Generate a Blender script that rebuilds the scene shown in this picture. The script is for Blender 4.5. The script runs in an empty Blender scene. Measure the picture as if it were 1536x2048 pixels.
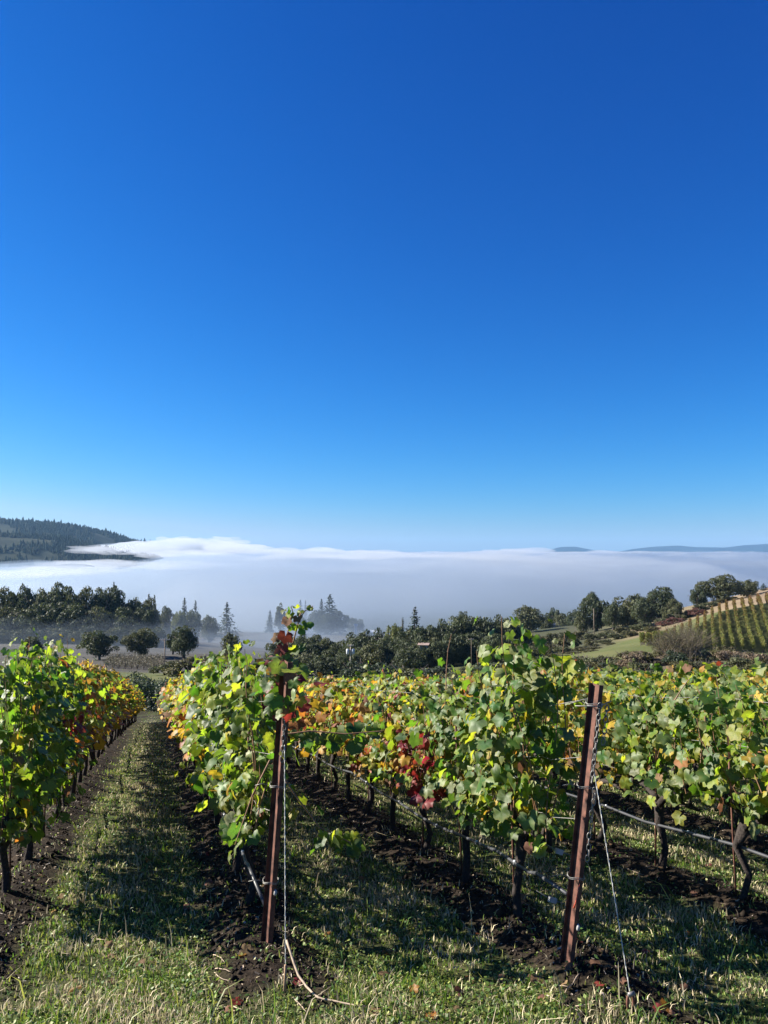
import bpy, math, random
import numpy as np
from mathutils import Vector, Matrix

R = math.radians
SC = bpy.context.scene
COL = SC.collection
RNG = np.random.default_rng(7)
random.seed(7)

# ------------------------------------------------------------------ camera
F = 1538.0                      # focal length in pixels of the 1536 x 2048 photograph
PITCH = math.atan(81.0 / F)     # the horizon lies 81 px under the middle of the picture
cam_d = bpy.data.cameras.new('camera')
cam_d.sensor_fit = 'VERTICAL'
cam_d.sensor_height = 36.0
cam_d.sensor_width = 27.0
cam_d.lens = 36.0 * F / 2048.0
cam_d.clip_start = 0.05
cam_d.clip_end = 40000.0
cam = bpy.data.objects.new('camera', cam_d)
cam.rotation_euler = (math.pi / 2 + PITCH, 0, 0)
COL.objects.link(cam)
SC.camera = cam

# ------------------------------------------------------------------ light
SUN_AZ = R(-77.0)               # measured from the view axis (+Y) towards +X: low morning sun from the left, a little ahead
SUN_EL = R(31.5)
EXPOSURE = 1.55
SKY_GAIN = 2 ** -EXPOSURE         # the sky keeps its own brightness when the exposure is lifted
sun_dir = Vector((math.sin(SUN_AZ) * math.cos(SUN_EL), math.cos(SUN_AZ) * math.cos(SUN_EL), math.sin(SUN_EL)))
world = bpy.data.worlds.new('World')
SC.world = world
world.use_nodes = True
wn = world.node_tree.nodes
wl = world.node_tree.links
wn.clear()
w_out = wn.new('ShaderNodeOutputWorld')
w_bg = wn.new('ShaderNodeBackground')
w_sky = wn.new('ShaderNodeTexSky')
w_sky.sky_type = 'NISHITA'
w_sky.sun_disc = False
w_sky.sun_elevation = SUN_EL
w_sky.sun_rotation = SUN_AZ
w_sky.altitude = 200.0
w_sky.air_density = 1.0
w_sky.dust_density = 0.3
w_sky.ozone_density = 3.0
# the same colour grade for the whole dome: a phone camera's deep, saturated blue
w_sep = wn.new('ShaderNodeSeparateColor')
w_com = wn.new('ShaderNodeCombineColor')
wl.new(w_sky.outputs[0], w_sep.inputs[0])
def w_math(op, a, b, clamp_max=None):
    n = wn.new('ShaderNodeMath'); n.operation = op
    for i, v in enumerate((a, b)):
        if isinstance(v, (int, float)): n.inputs[i].default_value = v
        else: wl.new(v, n.inputs[i])
    return n.outputs[0]
SKY = 0.085
for ch, (gain, powr, lim) in enumerate(((2.75, 1.75, .85), (1.37, .37, 1.18), (1.74, -.02, 1.8))):
    v = w_math('MULTIPLY', w_sep.outputs[ch], SKY)
    f = w_math('MINIMUM', w_math('MULTIPLY', w_math('POWER', v, powr), gain), lim)
    wl.new(w_math('MULTIPLY', w_math('MULTIPLY', v, f), SKY_GAIN / 0.1), w_com.inputs[ch])
wl.new(w_com.outputs[0], w_bg.inputs['Color'])
w_bg.inputs['Strength'].default_value = 0.1
wl.new(w_bg.outputs[0], w_out.inputs[0])

sun_d = bpy.data.lights.new('sun', 'SUN')
sun_d.energy = 5.0
sun_d.angle = R(0.5)
sun_d.color = (1.0, 0.93, 0.82)
sun = bpy.data.objects.new('sun', sun_d)
sun.rotation_euler = sun_dir.to_track_quat('Z', 'Y').to_euler()
COL.objects.link(sun)

vs = SC.view_settings
SC.display_settings.display_device = 'sRGB'
vs.view_transform = 'Standard'
vs.look = 'None'
vs.gamma = 1.0
vs.use_curve_mapping = False
vs.exposure = EXPOSURE

cy = SC.cycles
SC.render.engine = 'CYCLES'
cy.use_denoising = True
try:
    cy.denoiser = 'OPENIMAGEDENOISE'
    cy.denoising_input_passes = 'RGB_ALBEDO_NORMAL'
except Exception:
    pass
cy.max_bounces = 8
cy.diffuse_bounces = 3
cy.glossy_bounces = 2
cy.transmission_bounces = 4
cy.volume_bounces = 4
cy.transparent_max_bounces = 48
cy.caustics_reflective = False
cy.caustics_refractive = False
cy.sample_clamp_indirect = 6.0

# ------------------------------------------------------------------ helpers
def ray(px, py):
    u = px - 768.0
    v = 1024.0 - py
    c, s = math.cos(PITCH), math.sin(PITCH)
    return np.array([u, F * c - v * s, F * s + v * c])

def at(px, py, Y):
    d = ray(px, py)
    return d * (Y / d[1])

def tag(o, label=None, cat=None, group=None, kind=None):
    if label: o['label'] = label
    if cat: o['category'] = cat
    if group: o['group'] = group
    if kind: o['kind'] = kind
    return o

def empty(name, loc, rz=0.0, label=None, cat=None, group=None):
    o = bpy.data.objects.new(name, None)
    o.location = loc
    o.rotation_euler = (0, 0, rz)
    o.empty_display_size = 0.1
    COL.objects.link(o)
    return tag(o, label, cat, group)

def link(name, me, parent=None, loc=None):
    o = bpy.data.objects.new(name, me)
    COL.objects.link(o)
    if parent is not None: o.parent = parent
    if loc is not None: o.location = loc
    return o

def np_mesh(name, V, faces, mats, midx=None, smooth=False, uv=None, edge=None):
    """faces: (n,3) or (n,4) integer array"""
    V = np.asarray(V, np.float32)
    faces = np.asarray(faces, np.int32)
    n, k = faces.shape
    me = bpy.data.meshes.new(name)
    me.vertices.add(len(V))
    me.vertices.foreach_set('co', V.ravel())
    me.loops.add(n * k)
    me.loops.foreach_set('vertex_index', faces.ravel())
    me.polygons.add(n)
    me.polygons.foreach_set('loop_start', np.arange(n, dtype=np.int32) * k)
    me.polygons.foreach_set('loop_total', np.full(n, k, np.int32))
    for m in mats: me.materials.append(m)
    if midx is not None:
        me.polygons.foreach_set('material_index', np.asarray(midx, np.int32))
    if smooth:
        me.polygons.foreach_set('use_smooth', np.ones(n, bool))
    me.update(calc_edges=True)
    if edge is not None:
        at_ = me.attributes.new('edge', 'FLOAT', 'POINT'); at_.data.foreach_set('value', np.asarray(edge, np.float32))
    if uv is not None:
        l = me.uv_layers.new(name='UVMap')
        l.data.foreach_set('uv', np.asarray(uv, np.float32)[faces.ravel()].ravel())
    return me

class MB:
    """collects boxes, tubes and loose faces; build() links them as one mesh"""
    def __init__(s): s.v, s.f = [], []
    def add(s, vs_, fs_):
        b = len(s.v)
        s.v += [tuple(map(float, p)) for p in vs_]
        s.f += [tuple(i + b for i in f) for f in fs_]
        return s
    def box(s, c, size, M=None):
        hx, hy, hz = size[0] / 2, size[1] / 2, size[2] / 2
        vs_ = [Vector((x, y, z)) for x in (-hx, hx) for y in (-hy, hy) for z in (-hz, hz)]
        if M is not None: vs_ = [M @ p for p in vs_]
        vs_ = [p + Vector(c) for p in vs_]
        return s.add(vs_, [(0, 1, 3, 2), (4, 6, 7, 5), (0, 4, 5, 1), (2, 3, 7, 6), (0, 2, 6, 4), (1, 5, 7, 3)])
    def tube(s, path, rad, n=6, cap=True):
        P = [Vector(p) for p in path]
        if not hasattr(rad, '__len__'): rad = [rad] * len(P)
        rings = []
        ref = None
        for i, p in enumerate(P):
            t = (P[min(i + 1, len(P) - 1)] - P[max(i - 1, 0)]).normalized()
            if ref is None:
                ref = Vector((0, 0, 1)) if abs(t.z) < 0.8 else Vector((1, 0, 0))
            a = ref - t * ref.dot(t)
            if a.length < 1e-4: a = t.orthogonal()
            a.normalize()
            ref = a
            b = t.cross(a)
            rings.append([p + (a * math.cos(q) + b * math.sin(q)) * rad[i] for q in (2 * math.pi * j / n for j in range(n))])
        vs_ = [p for r in rings for p in r]
        fs_ = []
        for i in range(len(P) - 1):
            for j in range(n):
                k = (j + 1) % n
                fs_.append((i * n + j, i * n + k, (i + 1) * n + k, (i + 1) * n + j))
        if cap:
            fs_.append(tuple(range(n - 1, -1, -1)))
            fs_.append(tuple((len(P) - 1) * n + j for j in range(n)))
        return s.add(vs_, fs_)
    def mesh(s, name, mat, smooth=True):
        me = bpy.data.meshes.new(name)
        me.from_pydata(s.v, [], s.f)
        me.materials.append(mat)
        if smooth: me.polygons.foreach_set('use_smooth', np.ones(len(me.polygons), bool))
        me.update()
        return me
    def build(s, name, mat, parent=None, smooth=True, loc=None):
        return link(name, s.mesh(name, mat, smooth), parent, loc)

def fnoise(x, y, scale, seed, octaves=3):
    """smooth pseudo noise about -1..1 from rotated sines"""
    r = np.random.default_rng(seed)
    out = np.zeros(np.shape(x))
    amp, tot = 1.0, 0.0
    f = 2 * math.pi / scale
    for o in range(octaves):
        acc = 0
        for k in range(4):
            a = r.uniform(0, 2 * math.pi)
            ph = r.uniform(0, 2 * math.pi)
            ff = f * r.uniform(0.7, 1.4)
            w = r.uniform(0, 2 * math.pi)
            acc = acc + np.sin((x * math.cos(a) + y * math.sin(a)) * ff + ph + 0.9 * np.sin((x * math.sin(w) + y * math.cos(w)) * ff * 0.6 + w))
        out = out + amp * acc / 2.6
        tot += amp
        amp *= 0.5
        f *= 2.1
    return out / tot

def sstep(a, b, x):
    t = np.clip((x - a) / (b - a), 0, 1)
    return t * t * (3 - 2 * t)

# ------------------------------------------------------------------ materials
def new_mat(name):
    m = bpy.data.materials.new(name)
    m.use_nodes = True
    nt = m.node_tree
    nt.nodes.clear()
    return m, nt.nodes, nt.links

def simple_mat(name, col, rough=0.7, metal=0.0, var=0.25, scale=20.0, bump=0.0, spec=0.4, col2=None, detail=4.0):
    m, N, L = new_mat(name)
    out = N.new('ShaderNodeOutputMaterial')
    b = N.new('ShaderNodeBsdfPrincipled')
    tc = N.new('ShaderNodeTexCoord')
    no = N.new('ShaderNodeTexNoise')
    no.inputs['Scale'].default_value = scale
    no.inputs['Detail'].default_value = detail
    L.new(tc.outputs['Object'], no.inputs['Vector'])
    mx = N.new('ShaderNodeMix')
    mx.data_type = 'RGBA'
    c1 = [c * (1 - var) for c in col]
    c2 = [min(1, c * (1 + var)) for c in (col2 or col)]
    mx.inputs[6].default_value = (*c1, 1)
    mx.inputs[7].default_value = (*c2, 1)
    mr = N.new('ShaderNodeMapRange')
    mr.inputs[1].default_value = 0.3
    mr.inputs[2].default_value = 0.7
    L.new(no.outputs[0], mr.inputs[0])
    L.new(mr.outputs[0], mx.inputs[0])
    L.new(mx.outputs[2], b.inputs['Base Color'])
    b.inputs['Roughness'].default_value = rough
    b.inputs['Metallic'].default_value = metal
    b.inputs['Specular IOR Level'].default_value = spec
    if bump:
        bp = N.new('ShaderNodeBump')
        bp.inputs['Strength'].default_value = bump
        bp.inputs['Distance'].default_value = 0.01
        L.new(no.outputs[0], bp.inputs['Height'])
        L.new(bp.outputs[0], b.inputs['Normal'])
    L.new(b.outputs[0], out.inputs[0])
    return m

def leaf_mat(name, col, trans, tw=0.4, rough=0.52, spec=0.32, edge=None, hue=0.03, val=0.35, spots=None, mottle=14.0):
    m, N, L = new_mat(name)
    out = N.new('ShaderNodeOutputMaterial')
    oi = N.new('ShaderNodeObjectInfo')
    ge = N.new('ShaderNodeNewGeometry')
    ad = N.new('ShaderNodeMath'); ad.operation = 'ADD'
    L.new(oi.outputs['Random'], ad.inputs[0]); L.new(ge.outputs['Random Per Island'], ad.inputs[1])
    fr = N.new('ShaderNodeMath'); fr.operation = 'FRACT'
    L.new(ad.outputs[0], fr.inputs[0])
    wn_ = N.new('ShaderNodeTexWhiteNoise'); wn_.noise_dimensions = '1D'
    L.new(fr.outputs[0], wn_.inputs['W'])
    tc = N.new('ShaderNodeTexCoord')
    no = N.new('ShaderNodeTexNoise'); no.inputs['Scale'].default_value = mottle; no.inputs['Detail'].default_value = 3
    L.new(tc.outputs['Object'], no.inputs['Vector'])
    def shade(c):
        h = N.new('ShaderNodeHueSaturation')
        h.inputs['Color'].default_value = (*c, 1)
        a = N.new('ShaderNodeMapRange'); a.inputs[3].default_value = 0.5 - hue; a.inputs[4].default_value = 0.5 + hue
        L.new(fr.outputs[0], a.inputs[0]); L.new(a.outputs[0], h.inputs['Hue'])
        b = N.new('ShaderNodeMapRange'); b.inputs[3].default_value = 1 - val; b.inputs[4].default_value = 1 + val
        L.new(wn_.outputs['Value'], b.inputs[0])
        mo = N.new('ShaderNodeMapRange'); mo.inputs[1].default_value = 0.3; mo.inputs[2].default_value = 0.7
        mo.inputs[3].default_value = 0.72; mo.inputs[4].default_value = 1.28
        L.new(no.outputs[0], mo.inputs[0])
        mu = N.new('ShaderNodeMath'); mu.operation = 'MULTIPLY'
        L.new(b.outputs[0], mu.inputs[0]); L.new(mo.outputs[0], mu.inputs[1])
        L.new(mu.outputs[0], h.inputs['Value'])
        res = h.outputs[0]
        if edge is not None:          # the margin of an autumn leaf turns first
            at_ = N.new('ShaderNodeAttribute'); at_.attribute_name = 'edge'
            em = N.new('ShaderNodeMath'); em.operation = 'MULTIPLY'
            pw = N.new('ShaderNodeMath'); pw.operation = 'POWER'; pw.inputs[1].default_value = 2.5
            L.new(at_.outputs['Fac'], pw.inputs[0])
            e2 = N.new('ShaderNodeMapRange'); e2.inputs[1].default_value = .4; e2.inputs[2].default_value = .62
            L.new(no.outputs[0], e2.inputs[0]); L.new(pw.outputs[0], em.inputs[0]); L.new(e2.outputs[0], em.inputs[1])
            ex = N.new('ShaderNodeMix'); ex.data_type = 'RGBA'
            L.new(em.outputs[0], ex.inputs[0]); L.new(res, ex.inputs[6]); ex.inputs[7].default_value = (*edge, 1)
            res = ex.outputs[2]
        if spots is None: return res
        mx = N.new('ShaderNodeMix'); mx.data_type = 'RGBA'
        sp = N.new('ShaderNodeMapRange'); sp.inputs[1].default_value = 0.58; sp.inputs[2].default_value = 0.68
        L.new(no.outputs[0], sp.inputs[0]); L.new(sp.outputs[0], mx.inputs[0])
        L.new(res, mx.inputs[6]); mx.inputs[7].default_value = (*spots, 1)
        return mx.outputs[2]
    p = N.new('ShaderNodeBsdfPrincipled')
    L.new(shade(col), p.inputs['Base Color'])
    p.inputs['Roughness'].default_value = rough
    p.inputs['Specular IOR Level'].default_value = spec
    t = N.new('ShaderNodeBsdfTranslucent')
    L.new(shade(trans), t.inputs['Color'])
    ms = N.new('ShaderNodeMixShader'); ms.inputs[0].default_value = tw
    L.new(p.outputs[0], ms.inputs[1]); L.new(t.outputs[0], ms.inputs[2])
    L.new(ms.outputs[0], out.inputs[0])
    return m

LEAF = [
    leaf_mat('leaf_dark_green', (.042, .086, .020), (.20, .38, .018), .36, spots=(.085, .125, .026), edge=(.14, .15, .03)),
    leaf_mat('leaf_grey_green', (.118, .155, .062), (.20, .34, .03), .30, edge=(.19, .18, .05)),
    leaf_mat('leaf_lime', (.155, .205, .028), (.38, .53, .025), .46, edge=(.30, .24, .04)),
    leaf_mat('leaf_yellow', (.34, .25, .026), (.58, .41, .028), .42, spots=(.22, .23, .03), edge=(.26, .11, .03)),
    leaf_mat('leaf_orange', (.31, .125, .028), (.52, .20, .026), .42, spots=(.28, .20, .03), edge=(.17, .06, .03)),
    leaf_mat('leaf_red', (.17, .022, .022), (.34, .035, .025), .40, hue=.022, spots=(.20, .07, .03), edge=(.09, .025, .02)),
    leaf_mat('leaf_brown', (.16, .095, .055), (.22, .11, .05), .25, rough=.8, spec=.15),
]
GRASS = [
    leaf_mat('grass_green', (.085, .150, .034), (.17, .27, .03), .3, rough=.5),
    leaf_mat('grass_lime', (.245, .280, .085), (.32, .38, .07), .3, rough=.5),
    leaf_mat('grass_straw', (.53, .46, .30), (.47, .40, .24), .25, rough=.7, spec=.2, hue=.015),
]
M_bark = simple_mat('vine_bark', (.028, .021, .018), .9, var=.5, scale=45, bump=.9)
M_cane = simple_mat('vine_cane', (.20, .11, .06), .6, var=.35, scale=30)
M_drycane = simple_mat('dry_cane', (.36, .28, .20), .75, var=.25, scale=40)
M_trunk = simple_mat('tree_bark', (.075, .062, .052), .9, var=.35, scale=3)
M_rust = simple_mat('weathered_steel', (.060, .029, .021), .75, metal=.05, var=.6, scale=14, bump=.4, col2=(.125, .052, .035), detail=9)
M_galv = simple_mat('galvanised_wire', (.22, .215, .20), .55, metal=.55, var=.3, scale=60)
M_guy = simple_mat('pale_twisted_wire', (.50, .50, .46), .5, metal=.3, var=.2, scale=60)
M_hose = simple_mat('drip_hose', (.045, .047, .052), .42, var=.25, scale=9, spec=.5)
M_wood = simple_mat('weathered_wood', (.30, .20, .12), .8, var=.3, scale=35)
M_pole = simple_mat('utility_pole_wood', (.20, .155, .115), .85, var=.25, scale=4)
M_paleW = simple_mat('pale_wood', (.42, .36, .28), .8, var=.2, scale=4)
M_white = simple_mat('white_paint', (.5, .5, .49), .6, var=.05, scale=2)
M_grey = simple_mat('grey_metal', (.50, .52, .54), .5, var=.08, scale=4)
M_roof = simple_mat('grey_roof', (.30, .29, .29), .8, var=.15, scale=1.5)
M_roofp = simple_mat('tan_roof', (.26, .19, .16), .8, var=.15, scale=1.5)
M_glass = simple_mat('window_glass', (.03, .04, .05), .1, var=.05, scale=2, spec=.8)
M_redwhite = simple_mat('faded_red_board', (.50, .25, .18), .7, var=.15, scale=3)
M_tagw = simple_mat('pale_tag', (.34, .34, .33), .5, var=.15, scale=20)
M_tagr = simple_mat('red_tape', (.55, .10, .06), .5, var=.1, scale=20)
M_stone = simple_mat('pale_stone', (.36, .31, .26), .9, var=.3, scale=30, bump=.5)

# ------------------------------------------------------------------ terrain
U = np.array([-.2825, .9593])                  # direction of the vine rows
U = U / np.linalg.norm(U)
PERP = np.array([U[1], -U[0]])                 # to the right of the rows
ROW_O = np.array([-.80, 5.20])                 # foot of the left end post, row 1
ROW_D = np.array([1.966, -.32])                # step from one row's end post to the next
SPC = float(ROW_D @ PERP)                      # row spacing

prof_y = np.array([-60, -20, -6, 0, 5.5, 11.1, 16.7, 22.2, 31, 44, 61, 80.])
prof_z = np.array([3.0, .2, -1.35, -2.0, -2.67, -3.5, -4.42, -5.44, -7.1, -9.67, -12.9, -16.3])
cps = []
for yy, zz in zip(prof_y, prof_z):
    for xx in (-45, -30, -15, -6, 0, 6, 15, 30, 50):
        if yy == 80 and xx > 0: continue
        lift = max(0, xx - 4) * .05 * min(1, max(0, yy) / 40)
        cps.append((xx, yy, zz + lift))
def cp(px, py, Y): cps.append(tuple(at(px, py, Y)))
for px, py, Y in [
    (240, 1352, 130), (380, 1350, 125), (60, 1352, 130), (200, 1316, 200), (300, 1312, 205), (365, 1308, 200), (460, 1312, 200), (60, 1318, 200),
    (30, 1283, 280), (180, 1282, 285), (320, 1282, 300), (420, 1285, 310), (560, 1300, 330), (300, 1268, 420), (100, 1268, 420),
    (640, 1345, 200), (600, 1338, 222), (660, 1330, 240), (640, 1356, 165), (560, 1345, 185),
    (760, 1338, 175), (850, 1330, 185), (950, 1325, 190), (1030, 1310, 200), (800, 1285, 330), (700, 1288, 400),
    (1057, 1266, 300), (1110, 1258, 380), (1150, 1268, 270), (1195, 1262, 262), (1260, 1255, 250), (1320, 1250, 250),
    (1180, 1300, 190), (1230, 1300, 170), (1250, 1285, 190), (1300, 1270, 205), (1340, 1250, 225), (1400, 1232, 235), (1440, 1205, 250),
    (1490, 1196, 258), (1536, 1181, 265), (1600, 1160, 270), (1700, 1140, 280),
    (1280, 1290, 150), (1350, 1297, 142), (1428, 1303, 140), (1480, 1304, 140), (1536, 1306, 140), (1620, 1308, 140),
    (1428, 1226, 185), (1500, 1212, 185), (1580, 1200, 185), (1300, 1322, 115), (1240, 1330, 118), (1450, 1326, 112), (1536, 1328, 112), (1650, 1330, 112),
    (1180, 1345, 110), (1450, 1368, 80), (1536, 1366, 80), (1300, 1384, 80), (1100, 1394, 82), (900, 1400, 84), (700, 1404, 85), (500, 1402, 84),
    (760, 1366, 130), (900, 1362, 130), (1040, 1352, 130), (290, 1394, 76), (100, 1394, 76), (-100, 1394, 76), (-60, 1352, 130)]:
    cp(px, py, Y)
for x, y, z in [(-260, 60, -12), (-260, 200, -30), (-250, 300, -34), (260, 60, 2), (300, 180, 4), (300, 280, 2), (-250, 480, -50), (-80, 480, -48), (60, 480, -52),
                (200, 420, -46), (330, 420, -30), (-200, 650, -58), (0, 650, -60), (250, 650, -60), (450, 650, -58), (-260, -60, 3), (260, -60, 10), (0, -60, 4)]:
    cps.append((x, y, z))
cps = np.array(cps)
_C = 4.0
def _phi(d2): return np.sqrt(d2 + _C * _C)
_A = _phi(((cps[:, None, :2] - cps[None, :, :2]) ** 2).sum(-1))
_A += np.eye(len(cps)) * 0.0
_n = len(cps)
_P = np.c_[np.ones(_n), cps[:, :2]]
_M = np.block([[_A - 0.02 * np.eye(_n) * 0, _P], [_P.T, np.zeros((3, 3))]])
_W = np.linalg.lstsq(_M, np.r_[cps[:, 2], 0, 0, 0], rcond=None)[0]

def Hb(x, y):
    """broad terrain height"""
    x = np.asarray(x, float); y = np.asarray(y, float)
    sh = x.shape
    x = x.ravel(); y = y.ravel()
    out = np.empty(len(x))
    for i in range(0, len(x), 20000):
        xs, ys = x[i:i + 20000], y[i:i + 20000]
        xc = np.clip(xs, -320, 500); yc = np.clip(ys, -60, 700)
        d2 = (xc[:, None] - cps[None, :, 0]) ** 2 + (yc[:, None] - cps[None, :, 1]) ** 2
        out[i:i + 20000] = _phi(d2) @ _W[:_n] + _W[_n] + _W[_n + 1] * xc + _W[_n + 2] * yc
    far = sstep(420, 700, y)
    out = out * (1 - far) + (-60.0) * far
    return out.reshape(sh)

def rowcoord(x, y):
    """(distance along the rows from the line of end posts, row number as a real)"""
    dx = np.asarray(x) - ROW_O[0]; dy = np.asarray(y) - ROW_O[1]
    k = (dx * PERP[0] + dy * PERP[1]) / SPC
    t = (dx - k * ROW_D[0]) * U[0] + (dy - k * ROW_D[1]) * U[1]
    return t, k + 1

def soilmask(x, y):
    t, k = rowcoord(x, y)
    fr = np.abs(k - np.round(k)) * SPC
    wob = fnoise(np.asarray(x), np.asarray(y), 1.1, 5, 3) * .15
    m = 1 - sstep(.25, .46, fr + wob)
    m = m * sstep(-1.05, -.55, t + wob * 1.5 - .25 * np.clip(1 - fr / .35, 0, 1) + .1) * (1 - sstep(62, 70, y))
    inr = (k > -6.5) & (k < 24)
    return m * inr

def H(x, y):
    x = np.asarray(x, float); y = np.asarray(y, float)
    near = 1 - sstep(40, 75, y)
    b = Hb(x, y)
    if np.any(y < 75):
        t, k = rowcoord(x, y)
        fr = np.abs(k - np.round(k)) * SPC
        inr = (k > -6.5) & (k < 24)
        berm = np.exp(-(fr / .27) ** 2) * sstep(-1.0, -.15, t) * .10
        d1 = np.exp(-((x - ROW_O[0]) ** 2 + (y - ROW_O[1] + .1) ** 2) / .16) * .05
        o2 = ROW_O + ROW_D
        d2 = np.exp(-((x - o2[0] - .05) ** 2 + (y - o2[1] + .22) ** 2) / .10) * .09
        b = b + near * (inr * berm + d1 + d2 + .018 * fnoise(x, y, .9, 11, 2) + .03 * fnoise(x, y, 3.1, 12, 2))
        b = b + near * soilmask(x, y) * .022 * fnoise(x, y, .22, 15, 2)
    return b

def H1(x, y): return float(H(np.array([x]), np.array([y]))[0])

def ground_hit(px, py, y0=3.0, y1=600.0):
    d = ray(px, py); d = d / d[1]
    Y = np.geomspace(y0, y1, 500)
    g = H(d[0] * Y, Y) - d[2] * Y
    i = np.argmax(g > 0)
    if g[i] <= 0: return None
    a = Y[max(i - 1, 0)]; b = Y[i]
    for _ in range(20):
        m = (a + b) / 2
        if H1(d[0] * m, m) - d[2] * m > 0: b = m
        else: a = m
    return np.array([d[0] * b, b, H1(d[0] * b, b)])

def grow(start, step, ratio, end):
    out = [start]
    while abs(out[-1]) < abs(end):
        step *= ratio
        out.append(out[-1] + (step if end > start else -step))
    return out
gx = list(np.arange(-5.2, 6.6, .085))
gx = sorted([v for v in grow(-5.2, .085, 1.07, -9500)[1:]] + gx + [v for v in grow(gx[-1], .085, 1.07, 9500)[1:]])
gy = list(np.arange(3.2, 13.0, .085))
gy = sorted([v for v in grow(3.2, .085, 1.3, -60)[1:]] + gy + [v for v in grow(gy[-1], .085, 1.035, 13000)[1:]])
GX, GY = np.meshgrid(np.array(gx), np.array(gy))
GZ = H(GX, GY)
nx, ny = len(gx), len(gy)
ii = np.arange(nx * ny).reshape(ny, nx)
gf = np.stack([ii[:-1, :-1], ii[:-1, 1:], ii[1:, 1:], ii[1:, :-1]], -1).reshape(-1, 4)

def ground_material():
    m, N, L = new_mat('ground')
    out = N.new('ShaderNodeOutputMaterial')
    p = N.new('ShaderNodeBsdfPrincipled')
    p.inputs['Roughness'].default_value = .95
    p.inputs['Specular IOR Level'].default_value = .1
    ge = N.new('ShaderNodeNewGeometry')
    def noise(scale, detail=5):
        n = N.new('ShaderNodeTexNoise'); n.inputs['Scale'].default_value = scale; n.inputs['Detail'].default_value = detail
        L.new(ge.outputs['Position'], n.inputs['Vector']); return n.outputs[0]
    def ramp(fac, lo, hi):
        r = N.new('ShaderNodeMapRange'); r.inputs[1].default_value = lo; r.inputs[2].default_value = hi
        L.new(fac, r.inputs[0]); return r.outputs[0]
    def mix(fac, a, b):
        x = N.new('ShaderNodeMix'); x.data_type = 'RGBA'
        if isinstance(fac, float): x.inputs[0].default_value = fac
        else: L.new(fac, x.inputs[0])
        for i, c in ((6, a), (7, b)):
            if isinstance(c, tuple): x.inputs[i].default_value = (*c, 1)
            else: L.new(c, x.inputs[i])
        return x.outputs[2]
    def attr(n):
        a = N.new('ShaderNodeAttribute'); a.attribute_name = n; return a.outputs['Fac']
    fine = noise(38, 6); mid = noise(5); big = noise(.12, 6); huge = noise(.03, 6)
    soil = mix(ramp(fine, .35, .68), (0.007, 0.005, 0.004), (0.036, 0.026, 0.018))
    soil = mix(ramp(mid, .55, .75), soil, (0.055, 0.040, 0.028))
    turf = mix(ramp(fine, .3, .7), (0.022, 0.031, 0.010), (0.063, 0.070, 0.026))
    turf = mix(ramp(mid, .5, .72), turf, (0.089, 0.074, 0.037))
    field = mix(ramp(big, .35, .65), (0.056, 0.074, 0.022), (0.111, 0.107, 0.048))
    field = mix(ramp(mid, .4, .7), field, (0.096, 0.111, 0.037))
    dry = mix(ramp(big, .3, .7), (0.222, 0.174, 0.104), (0.148, 0.111, 0.074))
    dry = mix(ramp(mid, .45, .75), dry, (0.178, 0.126, 0.089))
    brush = mix(ramp(big, .35, .7), (0.111, 0.089, 0.063), (0.074, 0.074, 0.037))
    forest = mix(ramp(huge, .3, .7), (.022, .034, .016), (.05, .06, .03))
    c = mix(attr('a_dry'), field, dry)
    c = mix(attr('a_brush'), c, brush)
    c = mix(attr('a_tilled'), c, mix(ramp(big, .3, .7), (.050, .048, .042), (.085, .078, .066)))
    c = mix(attr('a_forest'), c, forest)
    c = mix(attr('a_turf'), c, turf)
    c = mix(attr('a_soil'), c, soil)
    L.new(c, p.inputs['Base Color'])
    bp = N.new('ShaderNodeBump'); bp.inputs['Strength'].default_value = .8; bp.inputs['Distance'].default_value = .02
    L.new(fine, bp.inputs['Height']); L.new(bp.outputs[0], p.inputs['Normal'])
    L.new(p.outputs[0], out.inputs[0])
    return m

g_me = np_mesh('ground', np.stack([GX, GY, GZ], -1).reshape(-1, 3), gf, [ground_material()], smooth=True)
gxr, gyr = GX.ravel(), GY.ravel()
def add_attr(n, v):
    a = g_me.attributes.new(n, 'FLOAT', 'POINT'); a.data.foreach_set('value', np.asarray(v, np.float32))
add_attr('a_soil', soilmask(gxr, gyr))
_az = gxr / np.maximum(gyr, 1.0)
add_attr('a_turf', 1 - sstep(60, 78, gyr))
nz = fnoise(gxr, gyr, 60, 31)
add_attr('a_dry', np.clip(sstep(.41, .47, _az + nz * .012) * sstep(182, 200, gyr + nz * 6) + .75 * sstep(.27, .33, _az) * sstep(196, 206, gyr + nz * 5 + (_az - .3) * -60) + sstep(250, 330, gyr) * .5 * (_az < .2), 0, 1))
add_attr('a_brush', np.clip(sstep(66, 80, gyr) * (1 - sstep(118, 128, gyr + nz * 4)) * sstep(-.18, -.1, _az) + sstep(180, 190, gyr + nz * 3) * sstep(.02, .08, _az) * (1 - sstep(.27, .31, _az)), 0, 1))
add_attr('a_tilled', sstep(142, 152, gyr + nz * 2) * (1 - sstep(-.10, -.05, _az)) + sstep(236, 250, gyr) * (1 - sstep(.1, .2, _az)) * sstep(-.10, -.05, _az) * .8)
add_attr('a_forest', np.clip(sstep(480, 620, gyr) + .7 * sstep(182, 195, gyr + nz * 3) * (1 - sstep(480, 620, gyr)) * sstep(.0, .05, _az) * (1 - sstep(.26, .30, _az)), 0, 1))
ground = link('ground', g_me)
tag(ground, kind='structure')

# ------------------------------------------------------------------ far hills, mountains
M_forest = simple_mat('forest_floor', (.015, .023, .016), .95, var=.4, scale=.012, spec=.05, detail=8, col2=(.032, .036, .022))
M_mount = simple_mat('mountain_forest', (.012, .022, .024), .95, var=.3, scale=.002, spec=.05)

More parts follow.
